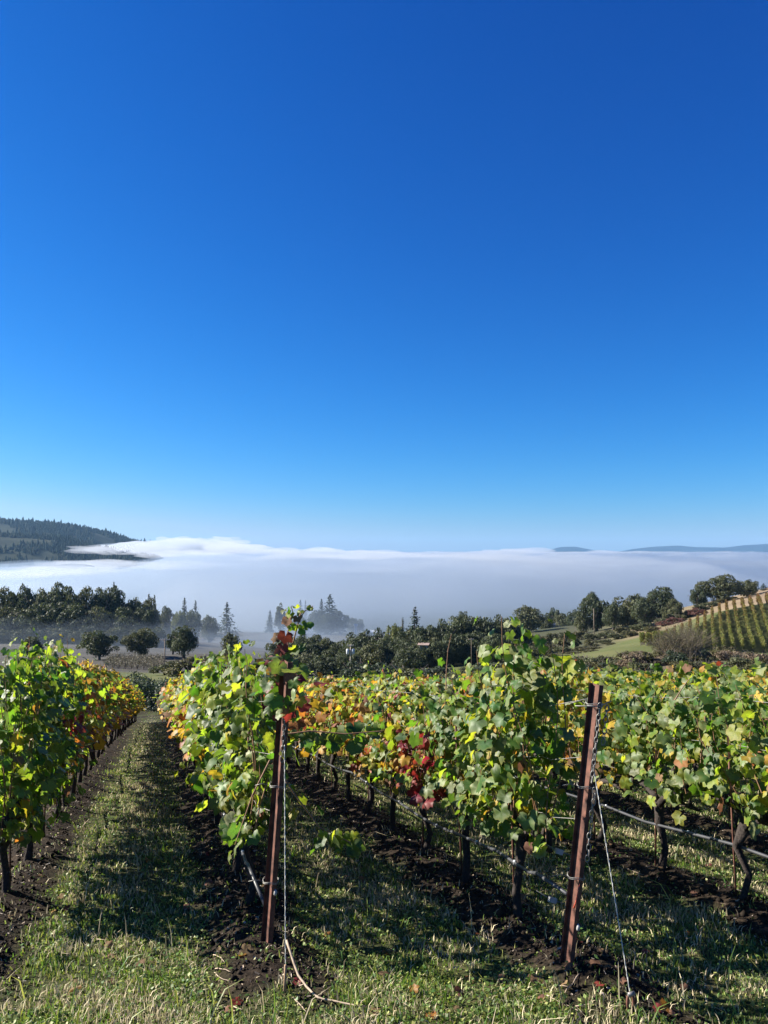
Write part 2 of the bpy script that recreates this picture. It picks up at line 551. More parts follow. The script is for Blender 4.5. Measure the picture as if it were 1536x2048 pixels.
def ridge(name, crest, Yc, depth, base, mat, seed, nxs=160, nys=26, rough=6.0):
    """a hill whose crest passes through the pixels given; it has a front and a back slope"""
    px = np.linspace(crest[0][0], crest[-1][0], nxs)
    py = np.interp(px, [c[0] for c in crest], [c[1] for c in crest])
    pts = np.array([at(a, b, Yc) for a, b in zip(px, py)])
    V = []
    for j in range(nys):
        f = -1 + 2 * j / (nys - 1)
        prof = (1 - sstep(0, 1, np.abs(np.full(nxs, f)))) if True else 0
        y = np.full(nxs, Yc + f * depth)
        x = pts[:, 0] * (1 + f * .05)
        z = base + (pts[:, 2] - base) * prof + fnoise(x, y, 260, seed) * rough * (1 - np.exp(-(f * 6) ** 2))
        V.append(np.stack([x, y, z], -1))
    V = np.array(V)
    i = np.arange(nys * nxs).reshape(nys, nxs)
    f_ = np.stack([i[:-1, :-1], i[:-1, 1:], i[1:, 1:], i[1:, :-1]], -1).reshape(-1, 4)
    o = link(name, np_mesh(name, V.reshape(-1, 3), f_, [mat], smooth=True))
    tag(o, kind='structure')
    return V

hillA = ridge('hills', [(-420, 1020), (-150, 1030), (0, 1045), (60, 1049), (120, 1053), (170, 1060), (215, 1070), (250, 1083), (300, 1094), (360, 1112), (420, 1150)], 3000, 900, -70, M_forest, 41)
hillB = ridge('hills', [(-420, 1048), (-100, 1062), (0, 1072), (60, 1076), (120, 1080), (170, 1092), (215, 1104), (260, 1114), (310, 1120), (350, 1135), (400, 1160)], 2200, 620, -70, M_forest, 42)
ridge('mountains', [(820, 1112), (900, 1109), (960, 1106), (985, 1104), (1010, 1107), (1090, 1103), (1120, 1094), (1150, 1093), (1180, 1099), (1200, 1103), (1240, 1103), (1265, 1098), (1310, 1093), (1355, 1091),
                    (1390, 1094), (1450, 1095), (1490, 1090), (1530, 1088), (1600, 1084), (1760, 1080)], 11500, 900, -90, M_mount, 43, rough=15)

# ------------------------------------------------------------------ foliage generators
def unit(v): return v / np.maximum(np.linalg.norm(v, axis=-1, keepdims=True), 1e-9)

def quads_at(P, Nn, size, rng, aspect=1.0, twist=True):
    """a small four-cornered leaf clump at every point, facing Nn"""
    n = len(P)
    a = unit(np.cross(Nn, rng.normal(size=(n, 3))))
    b = np.cross(Nn, a)
    s = np.asarray(size).reshape(-1, 1) * np.ones((n, 1))
    j = lambda: rng.uniform(.6, 1.25, (n, 1))
    up = Nn * s * .25
    V = np.stack([P - a * s * j() * aspect, P - b * s * j() * .7 + up * rng.uniform(-1, 1, (n, 1)), P + a * s * j() * aspect, P + b * s * j() * .7 - up * rng.uniform(-1, 1, (n, 1))], 1)
    return V.reshape(-1, 3), np.arange(n * 4).reshape(n, 4)

def tree_leaf(name, col, tr, **k): return leaf_mat(name, col, tr, tw=.25, rough=.6, spec=.25, val=.45, mottle=1.2, **k)
TL_oak = tree_leaf('oak_foliage', (0.056, 0.070, 0.034), (0.076, 0.093, 0.025))
TL_oak2 = tree_leaf('oak_foliage_olive', (0.078, 0.085, 0.039), (0.102, 0.111, 0.030))
TL_fir = tree_leaf('fir_foliage', (.034, .052, .028), (.03, .05, .02))
TL_far = leaf_mat('far_forest', (.013, .023, .018), (.01, .02, .01), tw=.1, rough=.9, spec=.05, val=.35, mottle=.05)
TL_far2 = leaf_mat('far_forest_olive', (.024, .031, .019), (.02, .03, .01), tw=.1, rough=.9, spec=.05, val=.35, mottle=.05)
TL_pale = tree_leaf('pale_foliage', (0.136, 0.153, 0.060), (0.170, 0.187, 0.043))
TL_brush = tree_leaf('brush_foliage', (0.085, 0.081, 0.032), (0.102, 0.102, 0.025))
TL_red = tree_leaf('red_brush_foliage', (.115, .055, .040), (.14, .05, .03))
TL_tan = tree_leaf('tan_brush_foliage', (0.170, 0.132, 0.085), (0.170, 0.128, 0.068))
TL_bram = tree_leaf('bramble_foliage', (0.043, 0.060, 0.034), (0.051, 0.076, 0.025))

def crown_mesh(name, mat, seed, w=1.0, h=1.0, blobs=26, faces=3000, leaf=.034, flat=.12, gap=.3):
    """broad crown, width about 2w, from z=0 to z=h"""
    r = np.random.default_rng(seed)
    C, Rr = [], []
    while len(C) < blobs:
        p = r.uniform(-1, 1, 3)
        d = math.sqrt(p[0] ** 2 + p[1] ** 2 + (p[2] * (1.0 if p[2] > 0 else 1 / (1 - flat + .15))) ** 2)
        if d > 1 or (d < .45 and r.random() < .7): continue
        rr = r.uniform(.15, .29)
        C.append([p[0] * w * .76 * (1 if p[2] < .2 else .92), p[1] * w * .76, h * (.44 + p[2] * .37)]); Rr.append(rr)
    C = np.array(C); Rr = np.array(Rr)
    k = r.choice(blobs, faces, p=(Rr ** 2) / (Rr ** 2).sum())
    d = unit(r.normal(size=(faces, 3)))
    d[:, 2] = np.where(d[:, 2] < -.7, -d[:, 2], d[:, 2])
    rad = Rr[k] * (1 - gap * r.random(faces) ** 1.6) * r.uniform(.92, 1.1, faces)
    P = C[k] + d * rad[:, None] * np.array([w, w, h * .62])
    Nn = unit(d + r.normal(size=(faces, 3)) * .55)
    V, Fq = quads_at(P, Nn, leaf * r.uniform(.6, 1.3, faces), r)
    return np_mesh(name, V, Fq, [mat])

def trunk_mesh(name, mat, seed, h=1.0, r0=.05, limbs=5, top=.75, spread=.5):
    r = np.random.default_rng(seed)
    mb = MB()
    mb.tube([(0, 0, -.08), (.01, 0, h * .12), (r.uniform(-.02, .02), r.uniform(-.02, .02), h * .4), (r.uniform(-.05, .05), r.uniform(-.05, .05), h * top)], [r0 * 1.25, r0, r0 * .8, r0 * .3], 7)
    for i in range(limbs):
        a = 2 * math.pi * (i + r.uniform(0, .6)) / limbs
        z0 = h * r.uniform(.22, .45)
        e = spread * r.uniform(.6, 1)
        mb.tube([(0, 0, z0), (math.cos(a) * e * .5, math.sin(a) * e * .5, z0 + h * .14), (math.cos(a) * e, math.sin(a) * e, z0 + h * r.uniform(.25, .4))], [r0 * .5, r0 * .36, r0 * .12], 5)
    return mb.mesh(name, mat)

def conifer_mesh(name, mat, seed, faces=1500, w=.24, ragged=.25):
    """height 1"""
    r = np.random.default_rng(seed)
    whorls = 26
    Vs = []
    P, Nn, S = [], [], []
    for i in range(whorls):
        f = i / (whorls - 1)
        z = .10 + .88 * f
        L = w * (1 - f) ** .85 * (1 + ragged * r.normal()) + .012
        nb = int(9 - 4 * f)
        a0 = r.uniform(0, 6.28)
        for b in range(nb):
            a = a0 + 6.283 * b / nb + r.normal() * .15
            Lb = L * r.uniform(.65, 1.15)
            nn = max(3, int(faces / whorls / nb * (1.4 - f)))
            t = np.sqrt(r.random(nn))
            side = r.normal(size=nn) * .16 * Lb * (1.15 - t)
            P.append(np.stack([math.cos(a) * t * Lb - math.sin(a) * side, math.sin(a) * t * Lb + math.cos(a) * side, z - t * Lb * .28 + r.normal(size=nn) * .006], -1))
            Nn.append(unit(np.stack([np.full(nn, math.cos(a) * .5), np.full(nn, math.sin(a) * .5), np.ones(nn)], -1) + r.normal(size=(nn, 3)) * .5))
            S.append(r.uniform(.016, .032, nn) * (1.1 - .5 * f))
    V, Fq = quads_at(np.concatenate(P), np.concatenate(Nn), np.concatenate(S), r, aspect=1.4)
    return np_mesh(name, V, Fq, [mat])

OAK = [crown_mesh('oak_crown', TL_oak if i % 2 == 0 else TL_oak2, 100 + i, blobs=40 + 6 * i, faces=7200) for i in range(5)]
OAKD = [crown_mesh('oak_crown', TL_oak, 120 + i, blobs=52, faces=7600, gap=.4) for i in range(2)]
PALE = crown_mesh('pale_crown', TL_pale, 130, w=.9, blobs=40, faces=5200, gap=.6)
OAKT = [trunk_mesh('oak_trunk', M_trunk, 140 + i, r0=.045) for i in range(3)]
FIR = [conifer_mesh('fir_crown', TL_fir, 150 + i, w=.22 + .03 * i, ragged=.22 + .1 * i) for i in range(3)]
FIRT = trunk_mesh('fir_trunk', M_trunk, 160, r0=.018, limbs=0, top=.97)
POPL = crown_mesh('poplar_crown', TL_oak2, 161, w=.2, h=1.0, blobs=40, faces=2600, leaf=.025)

def tree(kind, px, top, Y, wpx, label, group=None, base=None, trunk=.16, idx=0, name='oak_tree', cat='tree'):
    """stands on the ground under pixel column px at depth Y, its top at pixel row top; wpx = crown width in pixels"""
    p = at(px, top, Y)
    g = H1(p[0], Y) if base is None else at(px, base, Y)[2]
    hgt = max(p[2] - g, 1.5)
    wid = 1.16 * wpx / F * Y
    trunk = trunk * .4
    t = empty(name, (p[0], Y, g - .05), random.uniform(0, 6.28), label, cat, group)
    if kind == 'fir':
        c = link('crown', FIR[idx % 3], t); c.scale = (wid / .48, wid / .48, hgt)
        k = link('trunk', FIRT, t); k.scale = (hgt, hgt, hgt)
    elif kind == 'poplar':
        c = link('crown', POPL, t); c.scale = (wid / .36, wid / .36, hgt)
        k = link('trunk', FIRT, t); k.scale = (hgt, hgt, hgt * .8)
    else:
        me = {'oak': OAK[idx % 5], 'oakd': OAKD[idx % 2], 'pale': PALE}[kind]
        c = link('crown', me, t); c.scale = (wid / 2.0, wid / 2.0, hgt * (1 - trunk)); c.location = (0, 0, hgt * trunk)
        k = link('trunk', OAKT[idx % 3], t); k.scale = (hgt * .9, hgt * .9, hgt * .9)
    return t

# trees standing in the misty field on the left
for a in [
    ('oak', 200, 1257, 186, 84, 'broad dark oak in misty field, leftmost of the big field oaks', 0),
    ('oak', 281, 1250, 190, 68, 'rounded oak with open lower limbs between broad oak and utility pole', 1),
    ('oak', 369, 1246, 188, 54, 'tall leaning oak just right of the crossarm utility pole', 4),
    ('oak', 346, 1257, 208, 30, 'slim small oak tucked between utility pole and tall leaning oak', 2),
    ('oak', 463, 1254, 190, 44, 'domed dark oak rising just behind the left vine canopy', 3),
    ('oak', 62, 1270, 200, 50, 'low ragged tree half hidden by vines at far left', 4)]:
    tree(a[0], a[1], a[2], a[3], a[4], a[5], 'oaks in the misty field', idx=a[6], trunk=.2 if a[6] != 3 else .1)

# dark wood on the left behind the mist
wood = [(-60, 1180, 78, 0), (10, 1172, 75, 1), (45, 1168, 60, 2), (85, 1165, 80, 3), (125, 1166, 70, 0), (165, 1170, 75, 1), (205, 1173, 60, 4), (232, 1172, 55, 2), (262, 1186, 60, 3), (292, 1195, 50, 1),
        (20, 1205, 90, 3), (70, 1210, 85, 2), (110, 1205, 80, 4), (150, 1210, 90, 0), (195, 1212, 80, 1), (240, 1215, 76, 2), (280, 1218, 60, 0), (-30, 1212, 90, 4)]
for i, (px, top, w, ix) in enumerate(wood):
    up = i < 10
    no = sorted(q[0] for q in (wood[:10] if up else wood[10:])).index(px) - (1 if up else 1)
    lab = 'dark oak cut by the left edge, part of the misty wood' if px < 0 else '%s dark oak from the left %s of the misty left wood' % (['first', 'second', 'third', 'fourth', 'fifth', 'sixth', 'seventh', 'eighth', 'ninth'][no], 'in the crest' if up else 'along the lower front')
    tree('oak', px, top - 7, 292 if up else 278, w * 1.12, lab, 'oaks of the dark left wood', idx=ix, trunk=.05)
for i in range(16):
    tree('oak', -20 + i * 22, 1246 + (i * 7) % 9, 270, 50, 'low dark tree filling the foot of the misty left wood', 'undergrowth trees of the left wood', idx=i, trunk=.02, name='broadleaf_tree')
for px, top, w, lab in [(228, 1163, 26, 'dark fir tip poking above the round oaks of the left wood'), (298, 1187, 26, 'fir at the right shoulder of the dark left wood'), (309, 1189, 22, 'slender fir beside the shoulder of the left wood')]:
    tree('fir', px, top, 300, w, lab, 'firs of the left wood', name='fir_tree')
for a in [('oak', 338, 1206, 330, 40, 'green rounded tree right of the left wood, under the fog', 1), ('pale', 357, 1210, 325, 34, 'yellowish tree between green rounded tree and the misty firs', 0),
          ('oak', 385, 1215, 330, 44, 'dull tree below the two misty firs', 2), ('oak', 420, 1220, 345, 40, 'faint low tree left of the lone misty fir', 3)]:
    tree(a[0], a[1], a[2], a[3], a[4], a[5], 'trees at the end of the left wood', idx=a[6], name='broadleaf_tree')
for i, (px, top, Y, w, lab) in enumerate([
    (369, 1195, 350, 32, 'ragged fir right of the yellowish tree, dark against fog'), (391, 1200, 380, 26, 'paler fir just right of the ragged fir'),
    (454, 1204, 400, 38, 'lone symmetric fir fading into fog above the domed oak'),
    (540, 1220, 470, 22, 'small faint fir left of the misty poplar'), (601, 1199, 560, 20, 'very faint fir behind the red vine shoot'), (611, 1200, 570, 14, 'thin ghostly fir right of the very faint fir'),
    (643, 1197, 500, 28, 'thin pointed fir beside the big misty fir'), (660, 1188, 500, 52, 'big broad fir standing tallest in the fog'), ]):
    tree('fir', px, top, Y, w, lab, 'firs in the fog', idx=i, name='fir_tree')
tree('poplar', 561, 1200, 480, 22, 'faint misty poplar left of the red vine shoot', 'firs in the fog', name='poplar_tree')
for i, (px, top, Y, w) in enumerate([(635, 1218, 505, 44), (680, 1215, 520, 40), (655, 1225, 495, 60), (710, 1230, 540, 40), (600, 1232, 490, 44)]):
    tree('oak', px, top, Y, w, 'ghostly rounded tree at the foot of the big misty fir', 'ghostly trees in the fog', idx=i, name='broadleaf_tree')

# dark trees in the middle
for i, (kind, px, top, Y, w, lab, ix) in enumerate([
    ('oakd', 600, 1262, 225, 52, 'dark oak right behind the red vine shoot', 0), ('oakd', 632, 1266, 228, 56, 'dark oak above the pale grass strip, left part', 1), ('oakd', 664, 1284, 230, 40, 'low dark oak closing the gap over the grass strip', 0),
    ('oak', 575, 1272, 220, 44, 'dark oak half hidden by the left end post vine', 0),
    ('oakd', 716, 1268, 185, 70, 'dark bushy tree behind the pole with the transformer', 1), ('oak', 752, 1285, 170, 74, 'low olive tree right of the transformer pole', 1),
    ('oakd', 700, 1300, 165, 50, 'low dark tree at the foot of the transformer pole', 0),
    ('pale', 786, 1236, 188, 44, 'pale feathery tree left of the ragged fir, middle', 0),
    ('oakd', 800, 1262, 180, 60, 'dark tree under the ragged fir in the middle wood', 0), ('oakd', 845, 1250, 180, 66, 'dark tree between ragged fir and middle wood crest', 1),
    ('oakd', 885, 1234, 190, 62, 'tall dark oak left in the crest of the middle wood', 0), ('oak', 922, 1232, 192, 60, 'dark oak in the middle of the wood crest', 2), ('oakd', 962, 1228, 195, 64, 'dark oak at the top of the middle wood', 1),
    ('oakd', 1008, 1226, 200, 70, 'rounded dark oak ending the middle wood on its right', 0), ('oakd', 870, 1280, 168, 70, 'dark tree low in the middle wood above the dry cane', 1),
    ('oakd', 930, 1280, 172, 76, 'dark tree low in the middle wood behind the small cross pole', 0), ('oak', 990, 1278, 176, 70, 'shaded tree low at the right foot of the middle wood', 3), ('oak', 820, 1296, 160, 66, 'low tree in front of the middle wood, left', 4),
    ('oak', 1057, 1206, 305, 60, 'lone domed oak standing clear right of the middle wood', 3),
    ('oak', 1040, 1256, 230, 40, 'small tree below the lone domed oak', 1)]):
    tree(kind, px, top - 5, Y, w * 1.12, lab, 'trees of the middle wood', idx=ix, trunk=.06 if kind != 'oak' or px < 1050 else .15)
tree('fir', 830, 1213, 190, 52, 'ragged dark fir rising out of the middle wood', None, idx=2, name='fir_tree')
tree('fir', 806, 1233, 195, 16, 'small pointed fir beside the ragged middle fir', None, idx=0, name='fir_tree')
rm = random.Random(21)
for i in range(34):
    f = i / 33; px = 566 + 478 * f + rm.uniform(-8, 8); lo = i % 2
    top = np.interp(px, [560, 640, 690, 720, 790, 860, 900, 1000, 1050], [1270, 1272, 1280, 1256, 1244, 1236, 1228, 1226, 1246]) + (30 if lo else 0) + rm.uniform(-5, 6)
    tree('oakd' if i % 3 else 'oak', px, top, (172 if lo else 200) + rm.uniform(-6, 6), rm.uniform(62, 88), 'shaded tree massed inside the dark middle wood', 'shaded trees inside the middle wood', idx=i, trunk=.02)
for i, (px, top, Y, w) in enumerate([(1105, 1213, 420, 34), (1125, 1222, 400, 40), (1150, 1216, 390, 36), (1090, 1228, 400, 30), (925, 1218, 420, 30)]):
    tree('oak', px, top, Y, w, 'hazy low tree behind the far house roofs', 'hazy trees by the far houses', idx=i, name='broadleaf_tree', trunk=.05)
for i, (px, top, Y, w, lab) in enumerate([
    (1192, 1183, 262, 66, 'domed oak above the bare pole, left end of right hill trees'), (1166, 1222, 262, 30, 'low bush against the left side of the domed oak'),
    (1226, 1203, 250, 44, 'olive tree in front of the domed oak on the right hill'), (1262, 1178, 252, 72, 'wide oak in the middle of the right hill trees'),
    (1322, 1170, 250, 66, 'tallest oak of the clump on the right hill'), (1290, 1195, 240, 50, 'lower oak filling between wide oak and tallest oak'), (1345, 1196, 243, 40, 'small tree at the right foot of the tallest oak')]):
    tree('oak', px, top - 3, Y, w * 1.16, lab, 'oaks of the right hill clump', idx=i, trunk=.04)
for i, (px, top, Y, w, lab, b) in enumerate([
    (1438, 1146, 256, 78, 'big spreading oak on the skyline of the right hill', 1206), (1395, 1172, 254, 34, 'small oak left beside the big skyline oak', 1208), (1493, 1155, 262, 42, 'open crowned oak right of the big skyline oak', 1194)]):
    tree('oak', px, top - 3, Y, w * 1.1, lab, 'oaks on the right hill skyline', idx=i + 1, trunk=.08)
tree('fir', 1527, 1166, 270, 18, 'small pale conifer at the right edge skyline', None, idx=1, name='fir_tree')

# shrubs
SHR = {n: crown_mesh('shrub_crown', m, 170 + i, w=1, h=1, blobs=22, faces=2600, leaf=.05, flat=0, gap=.5) for i, (n, m) in enumerate([('brush', TL_brush), ('red', TL_red), ('tan', TL_tan), ('green', TL_oak2), ('bram', TL_bram), ('pale', TL_pale)])}
def stems_mesh(name, mat, seed, n=9, r0=.03):
    r = np.random.default_rng(seed); mb = MB()
    for i in range(n):
        a = r.uniform(0, 6.28); e = r.uniform(.2, .7)
        mb.tube([(0, 0, -.1), (math.cos(a) * e * .4, math.sin(a) * e * .4, .4), (math.cos(a) * e, math.sin(a) * e, r.uniform(.7, .95))], [r0, r0 * .7, r0 * .3], 4)
    return mb.mesh(name, mat)
SHRT = stems_mesh('shrub_stems', M_trunk, 180)
def shrub(kind, px, top, Y, wpx, label, group=None):
    p = at(px, top, Y)
    g = H1(p[0], Y)
    hgt = max(p[2] - g, .7); wid = wpx / F * Y
    t = empty('shrub', (p[0], Y, g - .05), random.uniform(0, 6.28), label, 'shrub', group)
    c = link('crown', SHR[kind], t); c.scale = (wid / 2, wid / 2, hgt)
    s = link('stems', SHRT, t); s.scale = (wid / 2, wid / 2, hgt)
    return t
rs = random.Random(3)
# along the edge of the right hill field
edge = [(1205, 1275, 205, 46, 'green'), (1235, 1262, 215, 50, 'green'), (1262, 1258, 215, 44, 'brush'), (1180, 1275, 200, 40, 'brush'), (1150, 1268, 205, 44, 'green'), (1120, 1272, 205, 40, 'brush'), (1285, 1240, 225, 44, 'green'), (1300, 1250, 215, 40, 'brush'),
        (1325, 1232, 230, 40, 'green'), (1222, 1285, 195, 36, 'brush'), (1190, 1292, 190, 50, 'brush'), (1095, 1285, 195, 50, 'brush'), (1370, 1215, 242, 38, 'green'), (1405, 1205, 246, 44, 'green'), (1440, 1195, 250, 40, 'brush')]
edge += [(1062, 1262, 240, 50, 'green'), (1085, 1268, 235, 46, 'brush'), (1110, 1262, 240, 44, 'green'), (1135, 1258, 240, 48, 'green'), (1160, 1258, 235, 40, 'brush'), (1050, 1285, 205, 60, 'green'), (1078, 1292, 195, 56, 'brush'), (1130, 1288, 190, 60, 'green'), (1160, 1292, 186, 54, 'brush'),
         (1185, 1262, 225, 46, 'green'), (1210, 1256, 225, 50, 'green'), (1245, 1250, 226, 46, 'brush'), (1275, 1248, 228, 44, 'green'), (1345, 1222, 238, 40, 'green'), (1360, 1226, 234, 36, 'brush'), (1420, 1200, 248, 40, 'green'), (1465, 1192, 252, 34, 'brush'), (1100, 1304, 175, 60, 'brush'), (1145, 1308, 165, 60, 'brush'), (1060, 1310, 172, 60, 'green'), (1020, 1312, 170, 60, 'green'), (1185, 1306, 165, 50, 'brush')]
for px, top, Y, w, k in edge:
    shrub(k, px, top, Y, w, 'rounded %s shrub in the hedge below the right hill trees' % ('green' if k == 'green' else 'olive brown'), '%s hedge shrubs below the hill trees' % k)
for px, top, Y, w, lab in [(1330, 1240, 226, 46, 'russet shrub patch left of the red hill shrub'), (1352, 1232, 228, 44, 'red shrub patch along the upper field edge'), (1395, 1213, 238, 46, 'red leaved shrub below the big skyline oak'), (1310, 1252, 220, 40, 'brownish red shrub nearest the green field corner')]:
    shrub('red', px, top, Y, w, lab)
# brush between the vineyard and the right hill
for i in range(46):
    px = rs.uniform(1170, 1560); Y = rs.uniform(88, 124)
    k = rs.choice(['brush', 'tan', 'tan', 'brush', 'green', 'bram'])
    g = ground_hit(px, 1345, 60, 140)
    p = np.array([ray(px, 1340)[0] / ray(px, 1340)[1] * Y, Y])
    zt = H1(p[0], Y) + rs.uniform(1.1, 2.6)
    d = ray(px, 1340)
    py = 1024 - (F * math.tan(math.atan2(zt, Y) - PITCH))
    shrub(k, px, py, Y, rs.uniform(50, 90), {'brush': 'olive brown bush in the rough strip beyond the vineyard', 'tan': 'dry tan bush in the rough strip beyond the vineyard', 'green': 'green bush in the rough strip beyond the vineyard', 'bram': 'dark green bush in the rough strip beyond the vineyard'}[k], '%s bushes of the rough strip' % k)
for px, top, Y, w, k, lab in [(1268, 1312, 100, 34, 'pale', 'upright yellow green bush above the right vine canopy'), (1395, 1328, 100, 30, 'red', 'reddish low bush under the bare twiggy shrub'), (1215, 1322, 106, 70, 'bram', 'dark bush just over the right end post'), (1170, 1326, 106, 60, 'bram', 'dark bush behind the tall vine by the right end post')]:
    shrub(k, px, top, Y, w, lab)
# bushes left
for px, top, Y, w, k, lab in [(385, 1307, 125, 130, 'brush', 'big olive bush below the utility pole'), (330, 1315, 128, 80, 'green', 'green bush left beside the big olive bush'), (440, 1318, 122, 80, 'brush', 'olive bush behind the left vine row tip'), (500, 1325, 120, 70, 'brush', 'olive bush behind the left end post vine')]:
    shrub(k, px, top, Y, w, lab)
for i in range(10):
    px = 540 + i * 52; Y = 120 + rs.uniform(-12, 12)
    if px > 690: shrub(rs.choice(['bram', 'green']), px + 20, 1322 + rs.uniform(-8, 8), Y + 14, 110, 'dark bush at the foot of the middle wood behind the vines', 'bushes at the foot of the middle wood')
    shrub(rs.choice(['bram', 'green']), px, 1352 + rs.uniform(-8, 8), Y, 90, 'green bush behind the middle vine tops', 'bushes behind the middle vine tops')

def bramble():
    r = np.random.default_rng(9)
    P, Nn, S = [], [], []
    for i in range(60):
        px = r.uniform(195, 420); Y = r.uniform(66, 98)
        x = ray(px, 1380)[0] / ray(px, 1380)[1] * Y
        if 300 < px < 326 and Y < 72: continue
        g = H1(x, Y); rad = r.uniform(1.3, 2.2); hh = r.uniform(1.2, 2.6)
        n = 700
        d = unit(r.normal(size=(n, 3))); d[:, 2] = np.abs(d[:, 2])
        P.append(np.array([x, Y, g]) + d * np.array([rad, rad, hh]) * r.uniform(.8, 1.06, (n, 1)))
        Nn.append(unit(d + r.normal(size=(n, 3)) * .5)); S.append(r.uniform(.07, .16, n))
    V, Fq = quads_at(np.concatenate(P), np.concatenate(Nn), np.concatenate(S), r)
    o = link('brambles', np_mesh('brambles', V, Fq, [TL_bram]))
    tag(o, 'dark green bramble mass closing the end of the grass aisle', 'brambles', kind='stuff')
bramble()

M_twig = simple_mat('grey_twigs', (.17, .14, .10), .85, var=.3, scale=2)
# bare twiggy shrub on the right
def twiggy(px, top, base, Y, wpx, label, seed, n=150):
    r = np.random.default_rng(seed)
    p = at(px, top, Y); g = H1(p[0], Y); hgt = p[2] - g; wid = wpx / F * Y
    t = empty('twiggy_shrub', (p[0], Y, g), 0, label, 'shrub')
    mb = MB(); LP = []
    for i in range(n):
        b = np.array([r.normal() * wid * .13, r.normal() * wid * .13, 0])
        a = r.uniform(0, 6.28); e = wid * .5 * r.random() ** .6
        tp = np.array([math.cos(a) * e, math.sin(a) * e, hgt * (1 - .35 * (e / (wid * .5)) ** 2) * r.uniform(.75, 1)])
        m = b + (tp - b) * .5 + np.array([-math.cos(a), -math.sin(a), 0]) * e * .12
        mb.tube([b, m, tp], [.035, .022, .008], 3, cap=False)
        for q in np.linspace(.35, 1, 14): LP.append((b * (1 - q) ** 2 + 2 * m * q * (1 - q) + tp * q * q) + r.normal(size=3) * .10)
    mb.build('stems', M_twig, t)
    LP = np.array(LP)
    V, Fq = quads_at(LP, unit(r.normal(size=LP.shape)), r.uniform(.04, .09, len(LP)), r)
    o = link('foliage', np_mesh('foliage', V, Fq, [TL_brush]), t); tag(o, kind='stuff')
twiggy(1372, 1238, 1335, 112, 130, 'large bare twiggy shrub in front of the hillside vine rows', 1, 320)
twiggy(1330, 1256, 1330, 114, 90, 'smaller twiggy shrub left against the large bare one', 3, 200)

# vine rows on the hill to the right
def hill_rows():
    d = np.array([.42, 1.0]); d /= np.linalg.norm(d)
    bott = [(1281, 1288, 12), (1293, 1290, 16), (1307, 1292, 20), (1322, 1294, 24), (1338, 1296, 28), (1355, 1298, 32), (1373, 1300, 36), (1391, 1301, 40), (1409, 1302, 43), (1428, 1303, 46), (1447, 1304, 48), (1466, 1304, 50), (1486, 1304, 51), (1508, 1305, 52), (1529, 1305, 52), (1551, 1305, 52), (1574, 1306, 52)]
    for i, (px, py, Lr) in enumerate(bott):
        r = np.random.default_rng(300 + i)
        b = at(px, py, 140 if px > 1420 else 140 + (1420 - px) * .06)
        n = int(Lr * 360)
        t = r.uniform(0, Lr, n)
        x = b[0] + d[0] * t + r.normal(size=n) * .12; y = b[1] + d[1] * t + r.normal(size=n) * .12
        hh = .5 + (1.75 + .3 * np.sin(t * 2.1 + i) * np.sin(t * .9)) * r.random(n) ** .7
        vig = fnoise(t, np.full(n, i * 9.0), 3.2, 330 + i, 3)          # vigour varies from vine to vine
        hh = hh * (1 + .16 * vig)
        z = H(x, y) + hh
        ok = r.random(n) < np.clip(.86 + .5 * vig, .15, 1)
        x, y, z, t, n = x[ok], y[ok], z[ok], t[ok], int(ok.sum())
        P = np.stack([x, y, z], -1) - np.array([b[0], b[1], 0])
        mi = (r.random(n) < np.clip((t / Lr - .35) * 1.3, .04, .9)).astype(int)
        mi = np.where((mi == 0) & (r.random(n) < .3), 2, mi)
        V, Fq = quads_at(P, unit(r.normal(size=P.shape) + np.array([0, 0, .5])), r.uniform(.07, .14, n), r)
        root = empty('hillside_vine_row', (b[0], b[1], 0), 0, None, 'vine row', 'vine rows climbing the right hill')
        if px >= 1428 and px < 1536:
            root['label'] = '%s orange topped vine row on the right hill, counted from the twiggy shrub' % ['first', 'second', 'third', 'fourth', 'fifth', 'sixth'][[1428, 1447, 1466, 1486, 1508, 1529].index(px)]
        elif px < 1320: root['label'] = 'short dark vine row standing left of the twiggy shrub'; root['group'] = 'short vine rows left of the twiggy shrub'
        elif px < 1428: root['label'] = 'vine row half hidden behind the twiggy shrub on the hill'; root['group'] = 'vine rows behind the twiggy shrub'
        else: root['label'] = 'vine row running out of the picture on the right hill'; root['group'] = 'vine rows beyond the right edge'
        o = link('foliage', np_mesh('foliage', V, Fq, [ROWM[0], ROWM[1], ROWM[2]], mi), root); tag(o, kind='stuff')
        mb = MB()
        for q in np.arange(.3, Lr, 1.5):
            xx, yy = d[0] * q, d[1] * q
            g = H1(b[0] + xx, b[1] + yy)
            mb.tube([(xx, yy, g - .1), (xx, yy, g + .9)], .05, 4, cap=False)
        mb.build('trunks', M_trunk, root)
ROWM = [tree_leaf('hill_vine_green', (0.111, 0.128, 0.030), (0.255, 0.289, 0.034)), tree_leaf('hill_vine_orange', (.16, .085, .032), (.22, .11, .03)), tree_leaf('hill_vine_yellow', (.15, .14, .04), (.22, .2, .04))]
hill_rows()

